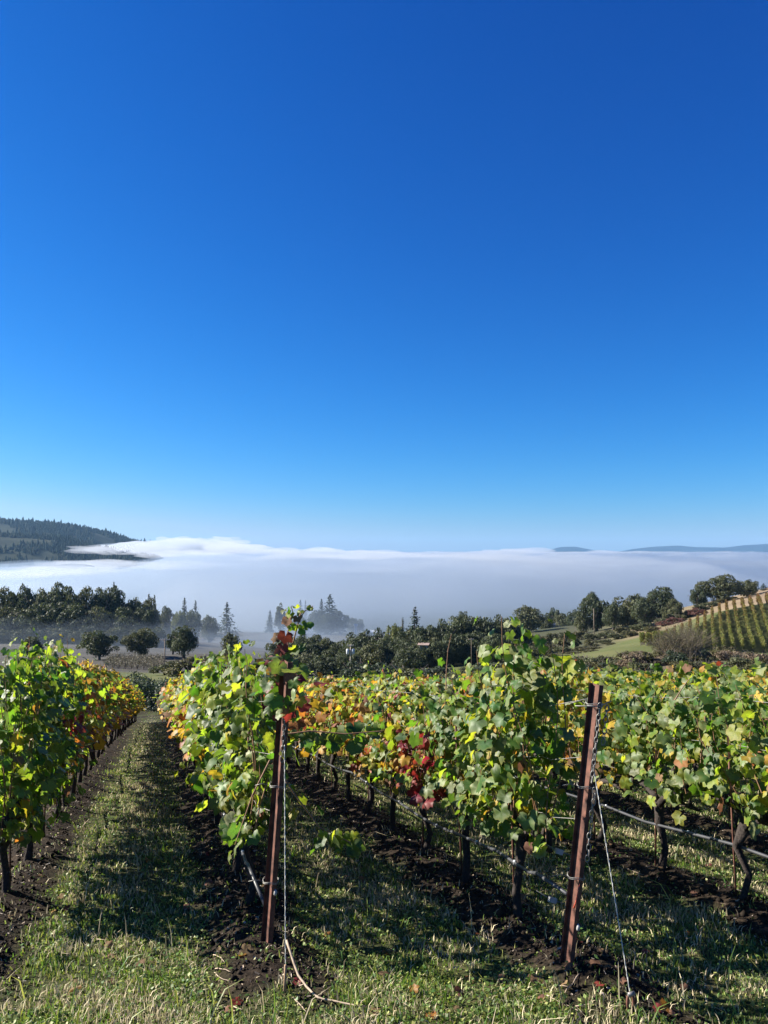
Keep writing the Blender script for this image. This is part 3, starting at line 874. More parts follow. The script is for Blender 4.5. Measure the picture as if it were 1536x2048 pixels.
# grey dormant rows in the field on the left
def grey_rows():
    TLg = tree_leaf('dormant_foliage', (.12, .105, .075), (.12, .11, .06))
    for i in range(10):
        r = np.random.default_rng(400 + i)
        b = at(212 + i * 12.5, 1331 - i * .8, 158)
        L = 26
        n = 900
        t = r.uniform(0, L, n)
        x = b[0] - .28 * t + r.normal(size=n) * .35; y = b[1] + .96 * t + r.normal(size=n) * .3
        z = H(x, y) + .3 + 1.5 * r.random(n) ** .8 * (.8 + .25 * np.sin(t * 1.7 + i))
        P = np.stack([x, y, z], -1) - np.array([b[0], b[1], 0])
        V, Fq = quads_at(P, unit(r.normal(size=P.shape)), r.uniform(.08, .16, n), r)
        root = empty('field_vine_row', (b[0], b[1], 0), 0, '%s grey brown vine row from the left below the field oaks' % ['first', 'second', 'third', 'fourth', 'fifth', 'sixth', 'seventh', 'eighth', 'ninth', 'tenth'][i], 'vine row', 'grey vine rows below the field oaks')
        o = link('foliage', np_mesh('foliage', V, Fq, [TLg]), root); tag(o, kind='stuff')
        mb = MB()
        for q in np.arange(.5, L, 2.0):
            xx, yy = -.28 * q, .96 * q
            g = H1(b[0] + xx, b[1] + yy)
            mb.tube([(xx, yy, g - .1), (xx, yy, g + 1.2)], .05, 4, cap=False)
        mb.build('trunks', M_trunk, root)
grey_rows()

# conifers clothing the far hills
def hill_forest(V, name, label, seed, n, hmin, hmax, jmax):
    r = np.random.default_rng(seed)
    nys, nxs, _ = V.shape
    a = r.uniform(0, jmax, n); b = r.uniform(0, nxs - 1.01, n)
    a[: n // 6] = (nys - 1) / 2 + r.normal(size=n // 6) * .35      # along the crest
    i0 = np.clip(a.astype(int), 0, nys - 2); j0 = b.astype(int); fa = (a - i0)[:, None]; fb = (b - j0)[:, None]
    P = (V[i0, j0] * (1 - fa) + V[i0 + 1, j0] * fa) * (1 - fb) + (V[i0, j0 + 1] * (1 - fa) + V[i0 + 1, j0 + 1] * fa) * fb
    den = fnoise(P[:, 0], P[:, 1], 420, seed + 1)
    keep = (den > -.22) | (np.arange(n) < n // 6)
    P = P[keep]
    n = len(P)
    hh = r.uniform(hmin, hmax, n) * (1 + .45 * (r.random(n) < .12))
    broad = (fnoise(P[:, 0], P[:, 1], 300, seed + 2) + r.normal(size=n) * .5) > .25
    Vs, Fs = [], []
    k = 7
    base = 0
    for tier, (z0, z1, w0) in enumerate([(.0, .55, .24), (.3, .8, .19), (.58, 1.0, .13)]):
        ang = np.arange(k) * 2 * np.pi / k
        rr = r.uniform(.65, 1.25, (n, k)) * (w0 * hh)[:, None] * np.where(broad, 1.5, 1.0)[:, None]
        top = np.where(broad, .72, 1.0)
        ring = np.stack([P[:, None, 0] + rr * np.cos(ang + tier), P[:, None, 1] + rr * np.sin(ang + tier), P[:, None, 2] + (z0 * hh * top)[:, None] + r.uniform(-.03, .05, (n, k)) * hh[:, None]], -1)
        apex = np.stack([P[:, 0] + r.normal(size=n) * hh * .01, P[:, 1], P[:, 2] + z1 * hh * top], -1)[:, None]
        VV = np.concatenate([ring, apex], 1)
        idx = np.arange(n)[:, None] * (k + 1)
        f = np.stack([np.stack([idx[:, 0] + q, idx[:, 0] + (q + 1) % k, idx[:, 0] + k], -1) for q in range(k)], 1).reshape(-1, 3) + base
        Vs.append(VV.reshape(-1, 3)); Fs.append(f); base += n * (k + 1)
    o = link(name, np_mesh(name, np.concatenate(Vs), np.concatenate(Fs), [TL_far, TL_far2], np.tile(np.repeat(broad.astype(int), k), 3)))
    tag(o, label, 'forest', kind='stuff')
hill_forest(hillA, 'forest', 'conifer forest covering the far left hill', 51, 15000, 9, 22, 14.5)
hill_forest(hillB, 'forest', 'conifer forest covering the nearer left ridge above the fog', 52, 11000, 7, 16, 14.5)

# ------------------------------------------------------------------ poles, houses, sign
def utility_pole(px, top, Y, label, arm=0.0, transformer=False, r=.14, ins=True, rz=0.1):
    p = at(px, top, Y); g = H1(p[0], Y); h = p[2] - g
    t = empty('utility_pole', (p[0], Y, g), rz, label, 'utility pole')
    MB().tube([(0, 0, -.3), (0, 0, h * .5), (0, 0, h)], [r, r * .9, r * .75], 8).build('shaft', M_pole if not transformer else M_paleW, t)
    if arm:
        a = MB().box((0, -.12, h - .25), (arm, .12, .16)).build('crossarm', M_paleW, t, smooth=False)
        if ins:
            for x in (-arm * .45, -arm * .2, arm * .2, arm * .45):
                MB().tube([(x, -.12, h - .17), (x, -.12, h + .02)], [.05, .035], 6).build('insulator', M_white, a)
    if transformer:
        for x in (-.55, .5):
            MB().tube([(x, 0, h - 1.9), (x, 0, h - 1.8), (x, 0, h - .95), (x, 0, h - .85)], [.2, .28, .28, .18], 10).build('transformer', M_grey, t)
        MB().box((0, 0, h - 1.25), (1.2, .1, .1)).build('bracket', M_pole, t, smooth=False)
    return t
utility_pole(330, 1277, 170, 'wooden utility pole with one wide crossarm between field oaks', arm=2.3)
utility_pole(701, 1289, 150, 'pale utility pole with crossarm and white transformers over vine tops', arm=1.15, transformer=True, r=.11)
utility_pole(942.5, 1276, 160, 'small cross shaped pole before the dark middle wood', arm=1.1, r=.06, ins=False)
utility_pole(1187.5, 1217, 235, 'bare pole without crossarm below the domed oak', arm=0, r=.14)
utility_pole(1151, 1240, 270, 'distant crossarm pole left of the bare pole', arm=3.0, r=.1, ins=False)

def house(px, base, Y, w, d, h, rh, rz, label, wall=None, roof=None, wins=3):
    p = at(px, base, Y)
    g = min(H1(p[0], Y), p[2]) if base is not None else H1(p[0], Y)
    t = empty('house', (p[0], Y, p[2]), rz, label, 'house', 'far houses in the valley mist')
    MB().box((0, 0, h / 2 - 2), (w, d, h + 4)).build('wall', wall or M_white, t, smooth=False)
    e = .4
    MB().add([(-w / 2 - e, -d / 2 - e, h), (w / 2 + e, -d / 2 - e, h), (w / 2 + e, d / 2 + e, h), (-w / 2 - e, d / 2 + e, h), (-w / 2 - e, 0, h + rh), (w / 2 + e, 0, h + rh)],
             [(0, 1, 5, 4), (2, 3, 4, 5), (0, 4, 3), (1, 2, 5), (3, 2, 1, 0)]).build('roof', roof or M_roof, t, smooth=False)
    for i in range(wins):
        MB().box((-w / 2 + w * (i + .5) / wins, -d / 2 - .03, h * .55), (w / wins * .4, .1, h * .38)).build('window', M_glass, t, smooth=False)
house(661, 1270, 500, 1.9, 3, 2.6, .6, .1, 'narrow white house left in the misty valley gap', roof=M_white, wins=0)
house(674, 1278, 495, 4.0, 4, 1.5, .9, -.3, 'small white house with low roof in the valley gap', roof=M_white, wins=2)
house(711, 1256, 520, 1.6, 3, 1.6, 1.0, .2, 'tiny white gable glimpsed in the fog', roof=M_white, wins=0)
house(742, 1266, 520, 7, 6, .8, 1.2, .05, 'long pale roof behind the bushy middle tree', roof=M_grey)
house(1110, 1252, 400, 1.5, 3, .5, .8, .5, 'white gabled house among hazy trees at right', roof=M_grey, wins=0)
house(1130, 1250, 400, 6.5, 6, 1.5, 1.6, -.15, 'wide house with grey roof right of the white gabled one', roof=M_grey)
house(848, 1291, 168, 1.7, 2, .25, .35, -.2, 'small tan roofed shed in the dark middle wood', wall=M_paleW, roof=M_roofp, wins=1)

def sign():
    p = at(596, 1334, 150); g = H1(p[0], 150)
    z = max(p[2] - g, 1.2)
    t = empty('field_sign', (p[0], 150, g), .1, 'small faded red framed sign on two legs in pale field', 'sign')
    MB().box((0, 0, z - .45), (.95, .05, .9)).build('board', M_redwhite, t, smooth=False)
    MB().box((0, -.035, z - .45), (.6, .02, .55)).build('panel', M_paleW, t, smooth=False)
    for x in (-.42, .42): MB().box((x, .05, (z - .1) / 2 - .2), (.08, .05, z + .1)).build('leg', M_redwhite, t, smooth=False)
sign()

# ------------------------------------------------------------------ the vineyard in front
def leaf_shape(seed, lo=False, curl=1.0):
    """five lobed vine leaf in the XY plane, petiole at the origin, tip towards +Y, about 1 across"""
    r = np.random.default_rng(seed)
    half = [(.0, .60), (.58, .435), (.86, .53), (1.12, .575), (1.42, .50), (1.66, .43), (2.02, .52), (2.38, .50), (2.86, .36)]
    if lo: half = [(.0, .60), (.58, .46), (1.10, .57), (1.66, .45), (2.25, .52), (2.86, .36)]
    prof = [(-a, q) for a, q in reversed(half[1:])] + half
    a = np.array([p[0] for p in prof]) + r.normal(size=len(prof)) * .03
    rad = np.array([p[1] for p in prof]) * r.uniform(.93, 1.07, len(prof))
    n = len(prof)
    ring = lambda f: np.stack([np.sin(a) * rad * f * 1.04, np.cos(a) * rad * f + .40, 0 * a], -1)
    V = ring(1.0) if lo else np.concatenate([ring(1.0), ring(.52)])
    V = np.concatenate([V, [[0, .40, 0]]])
    c = len(V) - 1
    rr = np.hypot(V[:, 0], V[:, 1] - .4)
    V[:, 2] = (-curl * r.uniform(.05, .6) * rr ** 2 + r.uniform(-.08, .28) * np.abs(V[:, 0]) - curl * .25 * np.clip(V[:, 1] - .5, 0, 1) ** 1.3
               + .07 * np.sin(V[:, 0] * 8 + r.uniform(0, 6)) * rr * 2 + .06 * np.sin(V[:, 1] * 9 + r.uniform(0, 6)) * rr * 2)
    Ff = []
    for i in range(n - 1):
        if lo: Ff.append((i + 1, i, c))
        else: Ff += [(n + i + 1, n + i, c), (i + 1, i, n + i), (i + 1, n + i, n + i + 1)]
    E = np.r_[np.ones(n), np.zeros(len(V) - n)] if lo else np.r_[np.ones(n), np.full(n, .35), 0]
    return V, np.array(Ff), E
SHAPES = [leaf_shape(500 + i) for i in range(6)]
SHAPES_MID = [leaf_shape(520 + i, True) for i in range(4)]

def frames(Nn, T):
    z = unit(Nn); y = unit(T - (T * z).sum(-1, keepdims=True) * z); x = np.cross(y, z)
    return np.stack([x, y, z], -1)           # columns

def merge_leaves(P, Nn, T, S, mi, shapes, rng):
    Fm = frames(Nn, T)
    Vs, Fs, Ms, Es = [], [], [], []
    base = 0
    which = rng.integers(0, len(shapes), len(P))
    for w, (V0, F0, E0) in enumerate(shapes):
        k = np.where(which == w)[0]
        if len(k) == 0: continue
        V = np.einsum('nij,vj->nvi', Fm[k], V0) * S[k][:, None, None] + P[k][:, None]
        n, m = len(k), len(V0)
        Vs.append(V.reshape(-1, 3))
        Fs.append((F0[None] + (np.arange(n) * m)[:, None, None]).reshape(-1, 3) + base)
        Ms.append(np.repeat(mi[k], len(F0))); Es.append(np.tile(E0, n))
        base += n * m
    return np.concatenate(Vs), np.concatenate(Fs), np.concatenate(Ms), np.concatenate(Es)

def vine_leaves(rng, top, bot=.70, length=1.04, thick=.2, shoots=13, per=1.0, taper=0.0):
    """leaf positions along upright shoots; local x runs along the row. Returns P, N, T, size and the shoots' paths"""
    P, Nn, T, paths = [], [], [], []
    for s in range(shoots):
        x0 = (s + rng.random()) / shoots * length - length / 2
        tz = top + taper * x0 + rng.normal() * .09 - .19
        if rng.random() < .09: tz += rng.uniform(.06, .20)
        y0 = rng.normal() * .04
        lean = rng.normal() * .13; leanx = rng.normal() * .16
        k = int((tz - bot) / .052)
        q = np.linspace(0, 1, max(k, 4))
        path = np.stack([x0 + leanx * q + .03 * np.sin(q * 7 + s), y0 + lean * q + .03 * np.cos(q * 6 + s), bot + (tz - bot) * q], -1)
        path[:, 2] -= .18 * np.clip(q - .8, 0, 1) * (rng.random() < .4)
        paths.append(path[::3])
        for i, c in enumerate(path):
            for j in range(2 if (rng.random() < .50 * per and q[i] < .93) else 1):
                side = (1 if (i + j) % 2 else -1)
                off = np.array([rng.normal() * .07, side * abs(rng.normal() * thick * .62 + .05) * (1 - .45 * max(0, q[i] - .7) / .3), rng.normal() * .05])
                P.append(c + off)
                o = unit(np.array([rng.normal() * .55, side * .75 + rng.normal() * .5, .45 + rng.normal() * .5]))
                Nn.append(o)
                T.append(np.array([rng.normal() * .5, side * .35, -1.0 + .9 * max(0, q[i] - .75) * 4 * rng.random()]))
    # basal leaves hanging under the fruit zone
    for i in range(int(22 * per)):
        side = 1 if rng.random() < .5 else -1
        P.append(np.array([rng.uniform(-length / 2, length / 2), side * abs(rng.normal()) * thick * .6, bot - rng.uniform(-.14, .07)]))
        Nn.append(unit(np.array([rng.normal() * .5, side * .8, .3 + rng.normal() * .4]))); T.append(np.array([rng.normal() * .5, side * .3, -1]))
    P = np.array(P); Nn = np.array(Nn); T = np.array(T)
    S = np.clip(rng.normal(.098, .024, len(P)), .05, .155) * np.where(P[:, 2] > top - .15, .75, 1.0)
    return P, Nn, T, S, paths

# weights over LEAF = dark green, grey green, lime, yellow, orange, red, brown
PAL = {'green': [.46, .27, .24, .025, .003, .0, .002], 'mixed': [.27, .15, .37, .16, .03, .005, .01], 'yellow': [.13, .07, .30, .38, .09, .01, .02], 'orange': [.12, .06, .20, .30, .22, .04, .06]}
def pick_mats(rng, P, pal, top, bot=.62):
    w = np.array(PAL[pal]); w = w / w.sum()
    mi = rng.choice(7, len(P), p=w)
    low = np.clip(1 - (P[:, 2] - bot) / (top - bot) * 2.2, 0, 1)
    sw = rng.random(len(P)) < low * {'green': .07, 'mixed': .22}.get(pal, .5)
    mi = np.where(sw, rng.choice([3, 4, 6, 2], len(P), p=[.35, .25, .22, .18]), mi)
    return mi

def trunk_vine(seed, hh=.62):
    r = np.random.default_rng(seed); mb = MB()
    j = lambda s: r.normal() * s
    b = [(j(.01), j(.01), -.12), (j(.015), j(.015), .02), (j(.035), j(.03), hh * .3), (j(.045), j(.03), hh * .62), (j(.03), j(.02), hh * .93)]
    mb.tube(b, [.043, .035, .028, .031, .047], 8)
    for s in (-1, 1):
        e = Vector(b[-1])
        mb.tube([e - Vector((0, 0, .03)), e + Vector((s * .07, j(.02), .05)), e + Vector((s * .2, j(.03), .09)), e + Vector((s * .36, j(.03), .085)), e + Vector((s * .5, j(.03), .08))], [.038, .030, .023, .019, .013], 7)
        for q in range(4):
            x = s * (.08 + .11 * q)
            mb.tube([e + Vector((x, 0, .08)), e + Vector((x + j(.02), j(.02), .16))], [.02, .012], 5)
    # rough the bark
    V = np.array(mb.v); V[:, :2] += r.normal(size=(len(V), 2)) * .005
    mb.v = [tuple(p) for p in V]
    return mb.mesh('trunk', M_bark)
TRUNK = [trunk_vine(600 + i) for i in range(7)]

def canes_mesh(paths, extra=()):
    mb = MB()
    for p in paths: mb.tube(p, np.linspace(.0055, .0025, len(p)), 4, cap=False)
    for p in extra: mb.tube(p, np.linspace(.006, .003, len(p)), 5, cap=False)
    return mb.mesh('canes', M_cane)

LEAFMESH = {}
def leaf_mesh(sh, mi):
    if (sh, mi) not in LEAFMESH:
        V, Ff, Ed = SHAPES[sh]
        LEAFMESH[(sh, mi)] = np_mesh('leaf', V, Ff, [LEAF[mi]], smooth=True, edge=Ed)
    return LEAFMESH[(sh, mi)]

PROTO = {}
for pal in PAL:
    for v in range(3):
        rng = np.random.default_rng(700 + v + 10 * list(PAL).index(pal))
        P, Nn, T, S, paths = vine_leaves(rng, 1.78, shoots=12, per=.75)
        S = S * 1.2
        V, Ff, Ms, Ed = merge_leaves(P, Nn, T, S, pick_mats(rng, P, pal, 1.78), SHAPES_MID, rng)
        PROTO[(pal, v)] = (np_mesh('foliage', V, Ff, LEAF, Ms, smooth=True, edge=Ed), canes_mesh(paths))

ROT = math.atan2(U[1], U[0])
def row_pt(k, t): return ROW_O + (k - 1) * ROW_D + t * U
def to_px(p):
    c, s = math.cos(PITCH), math.sin(PITCH)
    d = p[1] * c + p[2] * s; v = -p[1] * s + p[2] * c
    return 768 + F * p[0] / d, 1024 - F * v / d, d

ORD = ['first', 'second', 'third', 'fourth', 'fifth', 'sixth', 'seventh', 'eighth', 'ninth', 'tenth', 'eleventh', 'twelfth']
ROWNAME = {0: 'in the row left of the grass aisle', 1: 'behind the left rusty end post', 2: 'behind the right rusty end post', 3: 'in the first row right of the right end post', 4: 'in the second row right of the right end post', 5: 'in the third row right of the right end post'}
FIRST = {0: .75, 1: .72, 2: .72, 3: .45, 4: .5, 5: .5}
COUNT = {0: 44, 1: 44, 2: 46, 3: 50, 4: 55, 5: 58}
TOPS = {0: ([0, 2, 5, 8, 12, 60], [2.02, 2.08, 2.08, 1.95, 1.8, 1.72]), 1: ([0, .6, 2, 4.5, 8, 60], [1.90, 1.94, 1.98, 1.95, 1.76, 1.7]), 2: ([0, .75, 1.7, 2.7, 4, 7, 60], [2.14, 2.12, 1.72, 1.64, 1.62, 1.63, 1.66]),
        3: ([0, 3, 60], [1.66, 1.72, 1.7]), 4: ([0, 60], [1.7, 1.7]), 5: ([0, 60], [1.7, 1.7])}

def palette_for(k, t, rng):
    if k == 0:
        if t < 3.5: return 'green'
        if t < 5.5: return rng.choice(['mixed', 'yellow'])
        return rng.choice(['yellow', 'yellow', 'yellow', 'orange'])
    if k == 1:
        if t < 4.5: return 'green'
        return rng.choice(['orange', 'yellow', 'yellow'])
    if k == 2:
        if t < 2.6: return 'green'
        if t < 4: return 'mixed'
        return rng.choice(['yellow', 'yellow', 'orange'])
    if k == 3: return 'green' if rng.random() < .6 and t < 4 else rng.choice(['mixed', 'mixed', 'mixed', 'yellow'])
    return rng.choice(['mixed', 'yellow', 'mixed', 'green'])

FIELD_WORD = {'green': 'green', 'mixed': 'green and yellow', 'yellow': 'yellowing', 'orange': 'orange tinted'}
def px_local(root, px, py, Y):
    return np.array(root.matrix_basis.inverted() @ Vector(at(px, py, Y)))

def make_near_vine(k, i, t, rng):
    pt = row_pt(k, t)
    z = H1(*pt) - .02
    top = float(np.interp(t, *TOPS[k]))
    pal = palette_for(k, t, rng)
    root = empty('grape_vine', (pt[0], pt[1], z), ROT, '%s grapevine, %s %s' % ('tall ' + FIELD_WORD[pal] if top > 1.9 else 'leafy ' + FIELD_WORD[pal], ORD[i], ROWNAME[k]), 'grapevine', 'grapevines in rows')
    bpy.context.view_layer.update() if False else None
    root.matrix_basis = Matrix.Translation((pt[0], pt[1], z)) @ Matrix.Rotation(ROT, 4, 'Z')
    bot = .58 if (k == 0 and t < 3) else (.80 if k >= 3 else .70)
    P, Nn, T, S, paths = vine_leaves(rng, top, bot=bot, thick=.22, shoots=14, per=1.0, taper=-.55 if (k == 2 and i == 0) else 0.0)
    mi = pick_mats(rng, P, pal, top, bot)
    W = (np.array(root.matrix_basis)[:3, :3] @ P.T).T + np.array([pt[0], pt[1], z])
    # patches of red leaves where the photograph shows them
    for (rk, cx, cy, rr) in ((2, 832, 1500, 46), (2, 880, 1600, 30), (2, 815, 1570, 34), (0, 140, 1440, 22), (0, 236, 1425, 22), (0, 225, 1500, 34), (1, 555, 1400, 34)):
        if rk == k:
            q = np.array([to_px(w)[:2] for w in W])
            hit = (np.hypot(q[:, 0] - cx, q[:, 1] - cy) < rr) & (rng.random(len(P)) < .58)
            mi[hit] = np.where(rng.random(hit.sum()) < .85, 5, 4)
    extra = []
    if k == 1 and i == 0:
        def L(px, py, m, s, Y=4.98):
            nonlocal P, Nn, T, S, mi
            P = np.r_[P, [px_local(root, px, py, Y)]]; n = rng.normal(size=3) * .5 + np.array([-.7, .2, .4])
            Nn = np.r_[Nn, [unit(n)]]; T = np.r_[T, [rng.normal(size=3) * .4 + np.array([0, 0, -1])]]; S = np.r_[S, [s * .84]]; mi = np.r_[mi, [m if m != 5 or rng.random() < .7 else int(rng.choice((4, 6, 3)))]]
        for px, py, m, s in [(572, 1262, 5, .12), (566, 1285, 5, .10), (562, 1300, 1, .10), (556, 1315, 5, .13), (548, 1325, 5, .12), (560, 1335, 1, .13), (551, 1345, 5, .13), (566, 1330, 5, .11), (577, 1232, 6, .09), (585, 1222, 2, .08), (580, 1213, 0, .07), (571, 1218, 1, .06), (590, 1212, 2, .06), (594, 1228, 6, .08),
                             (560, 1272, 6, .09), (552, 1293, 6, .10), (545, 1312, 1, .11), (540, 1340, 1, .12), (604, 1217, 2, .07), (614, 1214, 0, .06), (624, 1212, 2, .05), (600, 1246, 0, .08), (612, 1244, 0, .08), (596, 1250, 2, .07), (606, 1255, 0, .07), (600, 1288, 0, .13), (578, 1248, 2, .07), (592, 1300, 2, .08), (596, 1318, 1, .09), (593, 1335, 2, .10), (586, 1312, 1, .08), (572, 1300, 1, .1), (566, 1360, 5, .12), (560, 1380, 5, .13), (574, 1395, 4, .1), (588, 1372, 4, .1), (598, 1392, 5, .09), (545, 1365, 0, .13)]:
            L(px, py, m, s)
        pl = lambda *a: [px_local(root, x, y, 4.98) for x, y in a]
        extra += [pl((560, 1420), (565, 1340), (574, 1270), (586, 1225), (582, 1212)), pl((575, 1380), (585, 1290), (598, 1240), (610, 1222), (626, 1212))]
        for n_, x0, x1, y0, y1, Yq, mm in ((22, 540, 602, 1318, 1440, 4.82, (0, 0, 1, 5, 6, 2)), (8, 540, 575, 1440, 1540, 4.98, (0, 2)), (26, 592, 770, 1442, 1488, 5.15, (0, 0, 1)), (13, 630, 705, 1650, 1695, 5.0, (0, 0, 2)), (15, 448, 505, 1625, 1705, 5.25, (0, 1, 2)), (9, 590, 640, 1370, 1440, 5.3, (5, 4, 5))):
            for q_ in range(n_): L(rng.uniform(x0, x1), rng.uniform(y0, y1) , int(rng.choice(mm)), rng.uniform(.08, .15), Yq + rng.normal() * .07)
        extra.append(pl((560, 1470), (620, 1462), (690, 1468), (765, 1462))); extra.append(pl((552, 1530), (590, 1590), (640, 1655), (700, 1685))); extra.append(pl((540, 1520), (505, 1590), (470, 1690)))
    if k == 2 and i == 3:
        extra.append([px_local(root, x, y, 7.9) for x, y in ((890, 1420), (893, 1340), (896, 1300), (903, 1268))])
    if k == 3 and i == 1:
        extra.append([px_local(root, x, y, 6.6) for x, y in ((1350, 1400), (1362, 1380), (1378, 1358))])
    if k == 1 and i in (4, 5):
        n_ = 34
        for q_ in range(n_):
            f = rng.random(); px_, py_ = (348 + 90 * f, 1338 + 22 * math.sin(f * 5) + rng.normal() * 7) if i == 5 else (330 + 110 * f, 1468 - 20 * f + rng.normal() * 8)
            P = np.r_[P, [px_local(root, px_, py_, 9.6 - .8 * f)]]; Nn = np.r_[Nn, [unit(rng.normal(size=3) * .5 + np.array([0, .5, .6]))]]; T = np.r_[T, [rng.normal(size=3) * .5 + np.array([0, .4, -.6])]]
            S = np.r_[S, [rng.uniform(.09, .15)]]; mi = np.r_[mi, [int(rng.choice((1, 0, 2, 2)))]]
        extra.append([px_local(root, 440, 1345, 8.8), px_local(root, 395, 1352, 9.2), px_local(root, 348, 1338, 9.6)] if i == 5 else [px_local(root, 440, 1450, 8.8), px_local(root, 385, 1458, 9.2), px_local(root, 332, 1468, 9.6)])
    link('trunk', TRUNK[rng.integers(0, 7)], root)
    link('canes', canes_mesh(paths, extra), root)
    # leaves one can pick apart are objects of their own, the rest is one mesh
    W = (np.array(root.matrix_basis)[:3, :3] @ P.T).T + np.array([pt[0], pt[1], z])
    d = np.linalg.norm(W, axis=1)
    q = np.array([to_px(w)[:2] for w in W])
    infr = (q[:, 0] > -30) & (q[:, 0] < 1566) & (q[:, 1] < 2080)
    face = P[:, 1] * (-1 if k >= 1 else 1) * 1.0 + P[:, 2] * .15
    if k == 0: face = -P[:, 1] + P[:, 2] * .15
    score = np.where(infr, -d * .6 + face * (1 if k != 0 else 1) , -99)
    nmax = NEAR_LEAVES if infr.sum() > 20 else 0
    order = np.argsort(-score)[:nmax]
    order = order[score[order] > -90]
    own = np.zeros(len(P), bool); own[order] = True
    if k == 1 and i == 0: own[-131:] = True
    Fm = frames(Nn, T)
    for j in np.where(own)[0]:
        o = bpy.data.objects.new('leaf', leaf_mesh(int(rng.integers(0, 6)), int(mi[j])))
        M = Matrix.Identity(4)
        for a in range(3):
            for b in range(3): M[a][b] = Fm[j, a, b] * S[j]
            M[a][3] = P[j, a]
        o.parent = root
        o.matrix_basis = M
        COL.objects.link(o)
    r = ~own
    V, Ff, Ms, Ed = merge_leaves(P[r], Nn[r], T[r], S[r], mi[r], SHAPES, rng)
    o = link('foliage', np_mesh('foliage', V, Ff, LEAF, Ms, smooth=True, edge=Ed), root)
    tag(o, kind='stuff')
    return root

NEAR_LEAVES = 190
NEAR_Y = 9.6
n_near = 0
for k in range(0, 6):
    for i in range(COUNT[k]):
        t = FIRST[k] + i * 1.0
        rng = np.random.default_rng(1000 + k * 100 + i)
        pt = row_pt(k, t)
        if pt[1] < NEAR_Y and i < 12 and k <= 4 and pt[0] / pt[1] < .62:
            make_near_vine(k, i, t, rng); n_near += 1
            continue
        pal = str(palette_for(k, t, rng))
        v = int(rng.integers(0, 3))
        z = H1(*pt) - .02
        if i < 12: lab = 'leafy %s grapevine, %s %s' % (FIELD_WORD[pal], ORD[i], ROWNAME[k])
        else: lab = 'grapevine far down the row, %s' % ROWNAME[k]
        root = empty('grape_vine', (pt[0], pt[1], z), ROT + (math.pi if rng.random() < .5 else 0), lab, 'grapevine', 'grapevines in rows' if i < 12 else 'far grapevines %s' % ROWNAME[k])
        top = float(np.interp(t, *TOPS[k])) / 1.78
        s = rng.uniform(.88, 1.06)
        fo = link('foliage', PROTO[(pal, v)][0], root); fo.scale = (1.04, rng.uniform(.95, 1.25), top * s); fo.location = (0, 0, .07); tag(fo, kind='stuff')
        ca = link('canes', PROTO[(pal, v)][1], root); ca.scale = fo.scale
        tr = link('trunk', TRUNK[rng.integers(0, 7)], root)
print('near vines', n_near)

# unseen vine rows added at left to shape the light, and the many far rows on the right: one mass
def far_rows():
    rng = np.random.default_rng(55)
    P, Nn, T, S, mi = [], [], [], [], []
    spec = [(-1, 0.5, 40, .28), (-2, 0.5, 24, .3), (-3, .5, 14, .4)] + [(k, .3, 70, .55) for k in range(6, 24)]  # negative rows are out of view, thinned to let sunlight through
    for k, t0, t1, den in spec:
        n = int((t1 - t0) * 150 * den)
        t = rng.uniform(t0, t1, n)
        ph = rng.uniform(0, 6.28)
        base = ROW_O + (k - 1) * ROW_D
        y_ = rng.normal(size=n) * .17
        x = base[0] + U[0] * t + PERP[0] * y_; y = base[1] + U[1] * t + PERP[1] * y_
        h = .55 + ((.36 if k < 0 else 1.22) + .12 * np.sin(t * 6.0 + ph) + .07 * np.sin(t * 2.3)) * rng.random(n) ** .8  # unseen left rows kept low so sun reaches the grass aisle
        P.append(np.stack([x, y, H(x, y) + h], -1))
        sd = np.sign(y_)[:, None]
        Nn.append(unit(np.concatenate([PERP[None] * sd * .8, np.full((n, 1), .4)], 1) + rng.normal(size=(n, 3)) * .5))
        T.append(np.tile([0, 0, -1.], (n, 1)) + rng.normal(size=(n, 3)) * .5)
        S.append(rng.normal(.15 if den > .9 else .17, .03, n))
        mi.append(rng.choice(7, n, p=[.28, .12, .38, .15, .03, .01, .03]))
    P = np.concatenate(P); 
    V, Ff, Ms, Ed = merge_leaves(P, np.concatenate(Nn), np.concatenate(T), np.concatenate(S), np.concatenate(mi), [leaf_shape(540, True), leaf_shape(541, True)], rng)
    o = link('far_vines', np_mesh('far_vines', V, Ff, LEAF, Ms, smooth=True, edge=Ed))
    tag(o, 'lime green vine tops running away on the right, with unseen light-shaping rows at left', 'vineyard', kind='stuff')
    mb = MB()
    for k, t0, t1, den in spec:
        for t in np.arange(t0 + .3, min(t1, 26), 1.0):
            p = row_pt(k, t); z = H1(*p)
            mb.tube([(p[0], p[1], z - .1), (p[0] + random.uniform(-.03, .03), p[1], z + .35), (p[0], p[1], z + .8)], [.045, .036, .04], 5, cap=False)
    o = mb.build('far_vine_trunks', M_bark); tag(o, 'dark trunks of the farther vine rows on the right and unseen rows at left', 'vineyard', kind='stuff')
far_rows()

